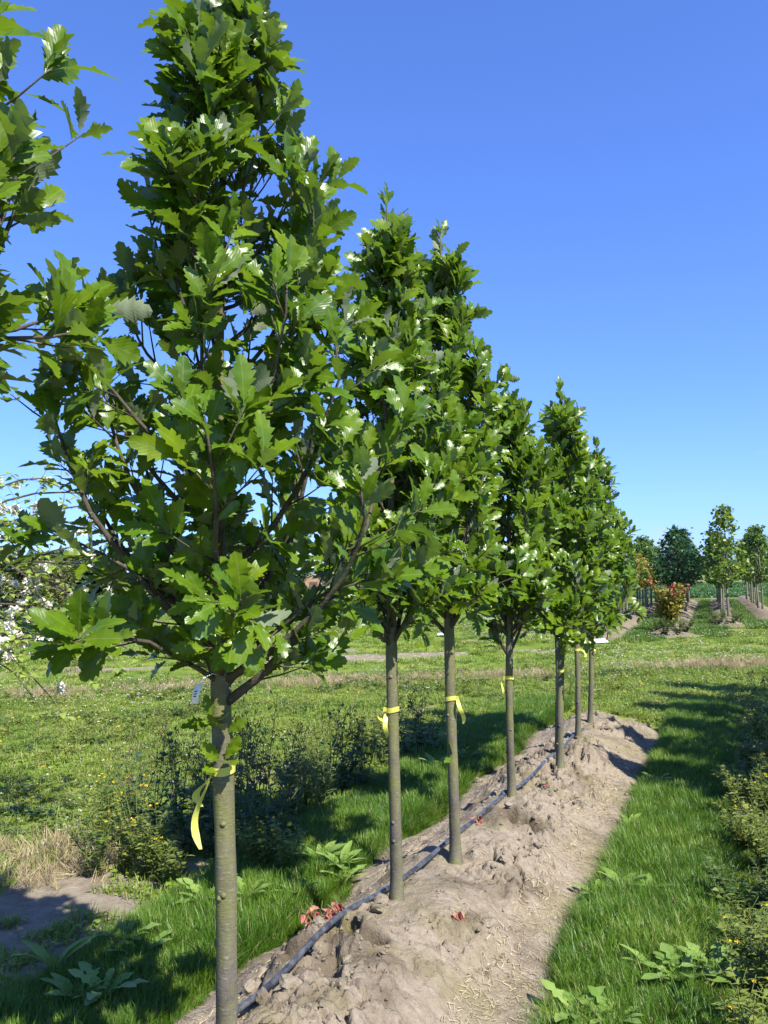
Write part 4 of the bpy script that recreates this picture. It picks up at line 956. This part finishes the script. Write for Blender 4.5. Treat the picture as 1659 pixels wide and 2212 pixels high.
# ------------------------------------------------------------------ blossoming tree at the left
def blossom_tree():
    b = np.array([-4.80, 3.92, 0]); t = empty('blossom_tree', (b[0], b[1], gh(b[0], b[1]))); g = np.random.default_rng(77)
    V, F, uv = tube(np.array([[0, 0, -.05], [.01, 0, .5], [0, .02, 1.0], [.02, .01, 1.7], [.0, 0, 2.4]]), np.array([.045, .036, .033, .026, .012]), 12); link('trunk', Acc().add(V, F, uv).mesh('trunk', M['bark_dark']), t)
    P, D, N, S = [], [], [], []; fl = Acc()
    def leafset(p, n):
        for _ in range(n):
            a = g.random()*6.28; P.append(p + g.normal(0, .015, 3)); D.append([math.cos(a), math.sin(a), -.35 + .5*g.random()]); N.append([g.normal(0, .4), g.normal(0, .4), 1]); S.append(.042 + .026*g.random())
    def blossom(p):
        for _ in range(7):
            c = p + g.normal(0, .016, 3); n_ = 9; Dd = g.normal(0, 1, (n_, 3)); add_leaves(fl, OVATE_V, np.tile(c, (n_, 1)), frames(Dd, g.normal(0, 1, (n_, 3))), np.full(n_, .026))
    for i in range(40):
        z0 = .95 + 1.25*g.random(); toward = i < 26
        a = YAW + g.normal(0, .55) if toward else g.random()*6.28
        L = (.65 + .75*g.random()); o = np.array([math.cos(a), math.sin(a), 0]); q = np.linspace(0, 1, 8); dr = g.normal(.12, .2)
        pts = np.array([0, 0, z0]) + o[None]*(L*q)[:, None] + np.array([0, 0, 1.])[None]*(dr*q + .18*np.sin(q*3) - .20*q*q)[:, None] + g.normal(0, .012, (8, 3))*q[:, None]
        acc = Acc(); V, F, uv = tube(pts, np.linspace(.010, .002, 8), 6); acc.add(V, F, uv)
        for k in range(7):
            s = .25 + .75*g.random(); kk = min(6, int(s*7)); p = pts[kk]; d = unit(g.normal(0, 1, 3)*[1, 1, .7] + o*.6); e = p + d*(.06 + .14*g.random())
            V, F, uv = tube(np.array([p, (p + e)/2, e]), .0014, 4); acc.add(V, F, uv); leafset(e, 4); leafset((p+e)/2, 2)
            if g.random() < (.55 if pts[-1][2] < 1.5 else .22): blossom(e)
        leafset(pts[-1], 5); link('limb', acc.mesh('limb', M['bark_dark']), t)
    P, D, N, S = map(np.array, (P, D, N, S)); Fm = frames(D, N); o_ = np.argsort(-(P @ _r)); pk, rs = o_[:220], o_[220:]
    acc = Acc(); add_leaves(acc, OVATE_V, P[rs], Fm[rs], S[rs]); cr = tag(link('crown', acc.mesh('crown', M['lime']), t), kind='stuff')
    ms = leaf_meshes('leaf', OVATE_V, M['lime'])
    for k_, i in enumerate(pk): leaf_object(ms[k_ % 3], cr, P[i], Fm[i], S[i])
    tag(link('blossoms', fl.mesh('blossoms', M['white_petal']), t), kind='stuff')
    tag(t, 'small tree with lime green leaves and cream white blossom clusters left of the oaks', 'tree')
blossom_tree()

# ------------------------------------------------------------------ far trees
FL = [(np.array([[-.5, 0, 0], [0, 0, -.06], [.5, 0, 0], [.36, .8, .02], [0, 1.05, -.12], [-.36, .8, .02]]), np.array([[0, 1, 4, 5], [1, 2, 3, 4]]), np.zeros((6, 2)))]
def crown_tree(name, mat, bark, H_, h0, Rm, nleaf, ls, seed, shape='oval', tr=.04, limbs=10):
    g = np.random.default_rng(900 + seed); t = empty(name); zz = np.linspace(-.1, H_*.95, 10)
    pts = np.stack([.02*np.sin(zz*2 + seed), .02*np.cos(zz*1.6 + seed), zz], 1); V, F, uv = tube(pts, tr*np.interp(zz, [-.1, 0, .3, h0, H_], [1.6, 1.35, 1.05, .85, .15]), 8); link('trunk', Acc().add(V, F, uv).mesh('trunk', bark), t)
    P, D, N, S = [], [], [], []; br = Acc()
    ncl = max(12, nleaf//11)
    for c in range(ncl):
        u_ = g.random(); z = h0 + (H_ - h0)*u_
        e = {'oval': np.interp(u_, [0, .1, .35, .6, .85, 1], [.45, .8, 1, .85, .45, .06]), 'dome': np.interp(u_, [0, .15, .5, .8, 1], [.8, 1, .95, .65, .15]), 'cone': np.interp(u_, [0, .1, 1], [.7, 1, .05])}[shape]
        a = g.random()*6.28; rr = Rm*e*(.35 + .72*math.sqrt(g.random())); rr *= .8 + .35*math.sin(a*3 + u_*9 + seed)*.6
        p = np.array([math.cos(a)*rr, math.sin(a)*rr, z]); o = np.array([math.cos(a), math.sin(a), 0])
        if c % max(1, ncl//(limbs*2)) == 0:
            V, F, uv = tube(np.array([[0, 0, max(h0*.9, z - rr*1.1)], p*.5 + np.array([0, 0, z*.5 - .05]), p]), np.array([tr*.3, tr*.2, tr*.08]), 4); br.add(V, F, uv)
        for q in range(11):
            P.append(p + g.normal(0, 1, 3)*Rm*np.array([.13, .13, .10])); D.append(o*.6 + g.normal(0, .7, 3)); N.append(np.array([0, 0, .8]) + o*.5 + g.normal(0, .5, 3)); S.append(ls*(.6 + .8*g.random()))
    if br.n: link('limbs', br.mesh('limbs', bark), t)
    P, D, N, S = map(np.array, (P, D, N, S)); acc = Acc(); add_leaves(acc, FL, P, frames(D, N), S)
    tag(link('crown', acc.mesh('crown', mat), t), kind='stuff')
    return t
M['far_green'] = mat_leaf('far_leaf_green', (0.035, 0.085, 0.018), (0.095, 0.16, 0.028), (0.12, 0.24, 0.02), .3, .4, 2.5)
M['far_dark'] = mat_leaf('far_leaf_dark', (0.020, 0.062, 0.024), (0.052, 0.108, 0.036), (0.07, 0.16, 0.03), .25, .35, 2.5)
M['far_bright'] = mat_leaf('far_leaf_bright', (0.08, 0.15, 0.018), (0.17, 0.23, 0.03), (0.22, 0.32, 0.02), .32, .4, 2.5)
M['far_orange'] = mat_leaf('far_leaf_orange', (0.16, 0.19, 0.025), (0.30, 0.20, 0.03), (0.4, 0.30, 0.03), .32, .45, 2.0)
M['olive'] = mat_leaf('olive_leaf', (0.075, 0.085, 0.025), (0.15, 0.155, 0.045), (0.2, 0.2, 0.04), .25, .5, 3)
M['treeline'] = mat_leaf('treeline_leaf', (0.025, 0.05, 0.022), (0.060, 0.095, 0.038), (0.06, 0.11, 0.03), .15, .6, .3)
M['conifer'] = mat_leaf('conifer_leaf', (0.018, 0.038, 0.030), (0.04, 0.066, 0.046), (0.03, 0.06, 0.03), .1, .6, .3)
M['barkfar'] = mat_bark('far_bark', (0.20, 0.185, 0.14), (0.19, 0.19, 0.09), (0.10, 0.09, 0.07), .4)

def far_block():
    kinds = {}
    for nm, mt, H_, h0, Rm, n in (('green', 'far_green', 3.0, 1.05, .62, 900), ('green2', 'far_green', 2.8, 1.1, .58, 800), ('dark', 'far_dark', 3.05, 1.0, .74, 1300), ('bright', 'far_bright', 3.25, 1.05, .66, 1000), ('bright2', 'far_bright', 2.9, 1.1, .6, 850), ('orange', 'far_orange', 2.25, 1.0, .5, 900)):
        kinds[nm] = [crown_tree('nursery_tree', M[mt], M['barkfar'], H_, h0, Rm, n, .085 if nm != 'orange' else .06, hash_seed(nm), 'oval', .036), False]
    desc = {'green': 'mid green', 'green2': 'mid green', 'dark': 'dark green', 'bright': 'bright yellow-green', 'bright2': 'bright yellow-green', 'orange': 'small orange-tinged'}
    rowname = ['row starting by the white board', 'row behind the red-tipped shrub', 'row past the lone bare patch', 'row at the block edge']
    def place(kind, p, s, row, front):
        src, used = kinds[kind]; o = src if not used else copy_tree(src); kinds[kind][1] = True
        o.location = (p[0], p[1], gh(p[0], p[1]) + .10); o.rotation_euler = (0, 0, rng.random()*6.28); o.scale = (s, s, s*(.95 + .1*rng.random()))
        tag(o, ('front ' if front else '') + desc[kind] + ' nursery tree in the far ' + rowname[row], 'tree', 'trees of the far nursery block')
    # where each row's first tree stands and how the kinds follow
    for row, (a0, step, seq) in enumerate(((.4, 1.15, ['green', 'green2', 'green', 'green2', 'orange', 'orange', 'green', 'green2', 'green', 'bright2', 'green', 'green2', 'green', 'green', 'green2', 'green', 'green2', 'green', 'green', 'green2', 'green']),
                                           (6.6, 1.35, ['dark', 'dark', 'dark', 'green', 'dark', 'green', 'dark', 'green2', 'dark', 'green', 'dark', 'green']),
                                           (2.2, 1.9, ['bright', 'green', 'bright2', 'green', 'green2', 'green', 'bright2', 'green']),
                                           (4.4, 1.5, ['green', 'bright2', 'bright', 'green', 'green2', 'bright2', 'green', 'green', 'green2', 'green']))):
        for i, kd in enumerate(seq):
            p = FR_START[row] + FR_DIR*(a0 + i*step + .15*rng.normal()) + FR_PERP*.06*rng.normal()
            pxx = 829.5 + 1790*((np.array([p[0], p[1], -EYE]) @ CAMR)/(np.array([p[0], p[1], -EYE]) @ CAMF))
            if row == 0: kd = 'orange' if 1362 < pxx < 1392 else ('green' if kd == 'orange' else kd)
            s = .62 if (row == 0 and i < 4) else .95 + .1*rng.random()
            place(kd, p, s, row, i == 0)
    # ridges of those rows
    for r_, (st, L) in enumerate(zip(FR_START, FR_LEN)):
        av = np.arange(-.8, L, .09); bv = np.arange(-.7, .71, .07); A, B = np.meshgrid(av, bv, indexing='ij'); X = st[0] + A*FR_DIR[0] + B*FR_PERP[0]; Y = st[1] + A*FR_DIR[1] + B*FR_PERP[1]
        u_ = np.abs(B)/.62; Z = ground_height(X, Y) + (.16*(1 - sstep(.1, .9, u_)) - .06*sstep(.85, 1.1, u_))*sstep(-.8, .6, A) - .05*(1 - sstep(-.8, -.3, A)) + .09*(fbm(X*2.6, Y*2.6, 3, 95) - .5)*(1 - sstep(.6, 1, u_))
        a, b = X.shape; I = np.arange(a-1)[:, None]*b + np.arange(b-1)[None]; F = np.stack([I, I + 1, I + b + 1, I + b], -1).reshape(-1, 4)
        tag(link('soil_ridge', make_mesh('soil_ridge', np.stack([X, Y, Z], -1).reshape(-1, 3), F, M['soil'], attrs={'damp': .35*np.ones(X.size)})), 'bare soil ridge under the far ' + rowname[r_], kind='structure')
def hash_seed(s): return sum(ord(c)*(i + 1) for i, c in enumerate(s)) % 97
far_block()

def shrub():
    p = gnd(1452, 1366); t = empty('red_tipped_shrub', (p[0], p[1], gh(p[0], p[1]))); g = np.random.default_rng(3); st = Acc(); A, B = [], []
    for i in range(26):
        a = g.random()*6.28; e = np.array([math.cos(a)*.48*math.sqrt(g.random()), math.sin(a)*.48*math.sqrt(g.random()), .45 + .85*g.random()])
        V, F, uv = tube(np.array([[0, 0, 0], e*[.4, .4, .5], e]), np.array([.008, .005, .002]), 4); st.add(V, F, uv)
        for s in np.linspace(.35, 1.05, 9):
            for _ in range(7): (B if (e[2] > 1.0 and s > .8 and i % 3 == 0) else A).append(e*[s, s, s**.8] + g.normal(0, .05, 3))
    link('stems', st.mesh('stems', M['bark_dark']), t)
    mtip = mat_leaf('shrub_red_tip', (.22, .05, .04), (.32, .09, .06), (.4, .08, .05), .3); ml = mat_leaf('shrub_leaf', (.13, .16, .025), (.30, .24, .04), (.33, .3, .03), .3, .5, 5)
    for L_, nm, mt in ((A, 'foliage', ml), (B, 'red_tips', mtip)):
        P = np.array(L_); n = len(P); acc = Acc(); add_leaves(acc, FL, P, frames(g.normal(0, 1, (n, 3)), g.normal(0, .5, (n, 3)) + [0, 0, 1]), .05 + .04*g.random(n)); tag(link(nm, acc.mesh(nm, mt), t), kind='stuff')
    tag(t, 'yellow-green shrub with dark red shoot tips before the far rows', 'shrub')
    for i, (px, py) in enumerate(((1435, 1372), (1465, 1372), (1480, 1368), (1420, 1366), (1555, 1352), (1580, 1352), (1595, 1348), (1540, 1350))):
        q = gnd(px, py); tall_weed(q[0], q[1], .42, 300 + i, M['weed'], 12, 'low green weed clump at the foot of the far rows', False, .09, 1.4, 'weed clumps before the far rows', 'low_weed', .30)
shrub()

def sheets():
    for px, py, sx_, sy_, rz, lab in ((1298, 1391, .30, .24, .5, 'white board lying on the soil at the start of the far row'), (962, 1376, .42, .14, .2, 'narrow white sheet lying in the fallow grass')):
        p = gnd(px, py); t = empty('white_board', (p[0], p[1], gh(p[0], p[1]) + .06), rz); acc = Acc(); V, F = box(0, 0, 0, sx_, sy_, .012); V[:, 2] += V[:, 1]*.25; acc.add(V, F)
        link('sheet', acc.mesh('sheet', M['tagw'], False), t); a2 = Acc(); V, F = box(0, sy_*.3, -.03, sx_*.7, .03, .05); a2.add(V, F); link('batten', a2.mesh('batten', M['straw'], False), t); tag(t, lab, 'board')
sheets()

# small olive trees standing in the left field
def left_trees():
    src = [crown_tree('olive_tree', M['olive'], M['barkfar'], 2.55, 1.15, 1.05, 1300, .10, 11 + i, 'dome', .04) for i in range(2)]
    for i, (px, py, s) in enumerate(((112, 1372, 1.0), (62, 1374, 1.0), (10, 1377, 1.05), (-40, 1378, 1.), (-90, 1380, 1.), (-140, 1381, 1.), (640, 1352, .6), (545, 1352, .62))):
        p = gnd(px, py); o = src[i] if i < 2 else copy_tree(src[i % 2]); o.location = (p[0], p[1], gh(p[0], p[1])); o.scale = (s, s, s); o.rotation_euler = (0, 0, i*1.3)
        tag(o, 'olive green flat-crowned young tree on a thin trunk in the left field' if i < 7 else 'small thin-trunked tree in the fallow field seen through the tagged oak', 'tree', 'flat-crowned trees of the left field' if i < 7 else 'small trees in the fallow field')
left_trees()

# ------------------------------------------------------------------ distance: trees, barns
def distance():
    g = np.random.default_rng(31)
    src = [crown_tree('distant_tree', M['treeline'], M['barkfar'], 9.5, 1.2, 4.2, 1500, .85, 20 + i, 'dome', .25, 6) for i in range(3)]
    con = [crown_tree('conifer', M['conifer'], M['barkfar'], 13, 1.0, 2.6, 1500, .8, 30 + i, 'cone', .22, 6) for i in range(2)]
    used = set()
    def put(lst, i, px, d, s, lab, grp):
        o = lst[i % len(lst)]
        if o.name in used: o = copy_tree(o)
        else: used.add(o.name)
        p = along(px, 1253, d); o.location = (p[0], p[1], -.2); o.scale = (s, s, s*(.85 + .3*g.random())); o.rotation_euler = (0, 0, g.random()*6.28); tag(o, lab, 'tree', grp)
    for i in range(16): put(src, i, -60 + i*17 + g.normal(0, 5), 150 + 25*g.random(), .62 + .3*g.random(), 'rounded dark tree of the wood behind the left crop field', 'trees behind the left crop field')
    for i, px in enumerate((500, 520, 548, 566)): put(src, i, px, 92, .55 + .22*(i in (1, 2)), 'tall loose-crowned tree beyond the crop, seen under the tagged oak crown', 'loose trees beyond the crop')
    for i, px in enumerate((585, 610, 640, 660, 676)): put(src, i, px, 150, .33 + .1*g.random(), 'low hedge tree beside the brown barns', 'hedge trees by the barns')
    for i, px in enumerate((690, 704, 716, 728, 738, 750, 765)): put(con, i, px, 210, .50 + .22*g.random(), 'dark conifer standing behind the brown barns', 'conifers behind the barns')
    for i in range(30): put(src, i, 800 + i*32 + g.normal(0, 9), 300 + 60*g.random(), .55 + .35*g.random(), 'small distant tree of the far wood on the horizon', 'far wood on the horizon')
    # low wooded hill on the horizon, distance haze put into its blue colour
    hx = np.linspace(-.75, .75, 160); P = []; 
    for q in hx: 
        a = YAW + math.pi/2 - q; P.append([2600*math.cos(a), 2600*math.sin(a), 22 + 26*float(fbm(np.array([q*9]), np.array([1.]), 4, 97)[0])])
    P = np.array(P); back = P*[1.25, 1.25, 1]; V = np.concatenate([P*[1, 1, 0] - [0, 0, 3], P, back, back*[1, 1, 0] - [0, 0, 3]]); n = len(P); F = []
    for k_ in range(3): F += [[k_*n + i, k_*n + i + 1, (k_+1)*n + i + 1, (k_+1)*n + i] for i in range(n-1)]
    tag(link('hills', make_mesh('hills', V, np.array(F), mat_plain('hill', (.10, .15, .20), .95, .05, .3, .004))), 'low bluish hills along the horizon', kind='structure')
    # barns
    mw = mat_plain('barn_board', (.34, .22, .13), .85, .15, .3, .8); mr = mat_plain('barn_roof', (.36, .24, .16), .8, .2, .25, .6); md = mat_plain('barn_dark', (.12, .08, .06), .9)  # last one: dark brown of barn doors and farm windows
    for i, (px, wd, lab) in enumerate(((685, 3.6, 'smaller brown wooden barn with hipped roof half hidden by oak leaves'), (716, 4.2, 'brown wooden barn with gambrel roof standing free at the field edge'))):
        p = along(px, 1253, 150); t = empty('barn', (p[0], p[1], -.1), YAW - .25); Lb = wd*.55; prof = np.array([[-wd/2, 0], [-wd/2, 1.5], [-wd*.30, 2.5], [0, 2.9], [wd*.30, 2.5], [wd/2, 1.5], [wd/2, 0]])
        k_ = len(prof); V = np.concatenate([np.column_stack([prof[:, 0], np.full(k_, -Lb), prof[:, 1]]), np.column_stack([prof[:, 0], np.full(k_, Lb), prof[:, 1]])])
        acc = Acc(); acc.add(V, [np.array([list(range(k_)), list(range(2*k_-1, k_-1, -1))]), np.array([[0, 1, k_+1, k_], [k_-2, k_-1, 2*k_-1, 2*k_-2]])]); link('wall', acc.mesh('wall', mw, False), t)
        ra = Acc(); pr = prof[1:6]*[1.05, 1] + [0, .06]; V = np.concatenate([np.column_stack([pr[:, 0], np.full(5, -Lb - .15), pr[:, 1]]), np.column_stack([pr[:, 0], np.full(5, Lb + .15), pr[:, 1]]), np.column_stack([pr[:, 0], np.full(5, -Lb - .15), pr[:, 1] + .12]), np.column_stack([pr[:, 0], np.full(5, Lb + .15), pr[:, 1] + .12])])
        F = []
        for q in range(4): F += [[q, q+1, 5+q+1, 5+q], [10+q, 15+q, 15+q+1, 10+q+1], [q, 10+q, 10+q+1, q+1], [5+q, 5+q+1, 15+q+1, 15+q]]
        F += [[0, 5, 15, 10], [4, 14, 19, 9]]
        ra.add(V, np.array(F)); link('roof', ra.mesh('roof', mr, False), t)
        d_ = Acc(); V, F = box(0, -Lb - .03, .85, 1.5, .06, 1.7); d_.add(V, F); link('door', d_.mesh('door', md, False), t); tag(t, lab, 'barn', 'brown barns at the field edge')
    mw2 = mat_plain('white_wall', (.72, .72, .70), .7); mr2 = mat_plain('grey_roof', (.25, .26, .28), .6)
    for px, d, wd, lab in ((800, 190, 7, 'white farm building with grey roof behind the fallow field'), (985, 230, 10, 'long white farm building with low grey roof on the horizon')):
        p = along(px, 1253, d); t = empty('farm_building', (p[0], p[1], -.1), YAW); a_ = Acc(); V, F = box(0, 0, 1.4, wd, 4, 2.8); a_.add(V, F); link('wall', a_.mesh('wall', mw2, False), t)
        r2_ = Acc(); V = np.array([[-wd/2-.3, -2.3, 2.8], [wd/2+.3, -2.3, 2.8], [wd/2+.3, 2.3, 2.8], [-wd/2-.3, 2.3, 2.8], [-wd/2-.3, 0, 4.1], [wd/2+.3, 0, 4.1]]); r2_.add(V, [np.array([[0, 1, 5, 4], [2, 3, 4, 5], [3, 2, 1, 0]]), np.array([[0, 4, 3], [1, 2, 5]])]); link('roof', r2_.mesh('roof', mr2, False), t)
        for q in range(3):
            w_ = Acc(); V, F = box(-wd*.3 + q*wd*.3, -2.02, 1.6, .9, .06, 1.0); w_.add(V, F); link('window', w_.mesh('window', md, False), t)
        tag(t, lab, 'building')
distance()
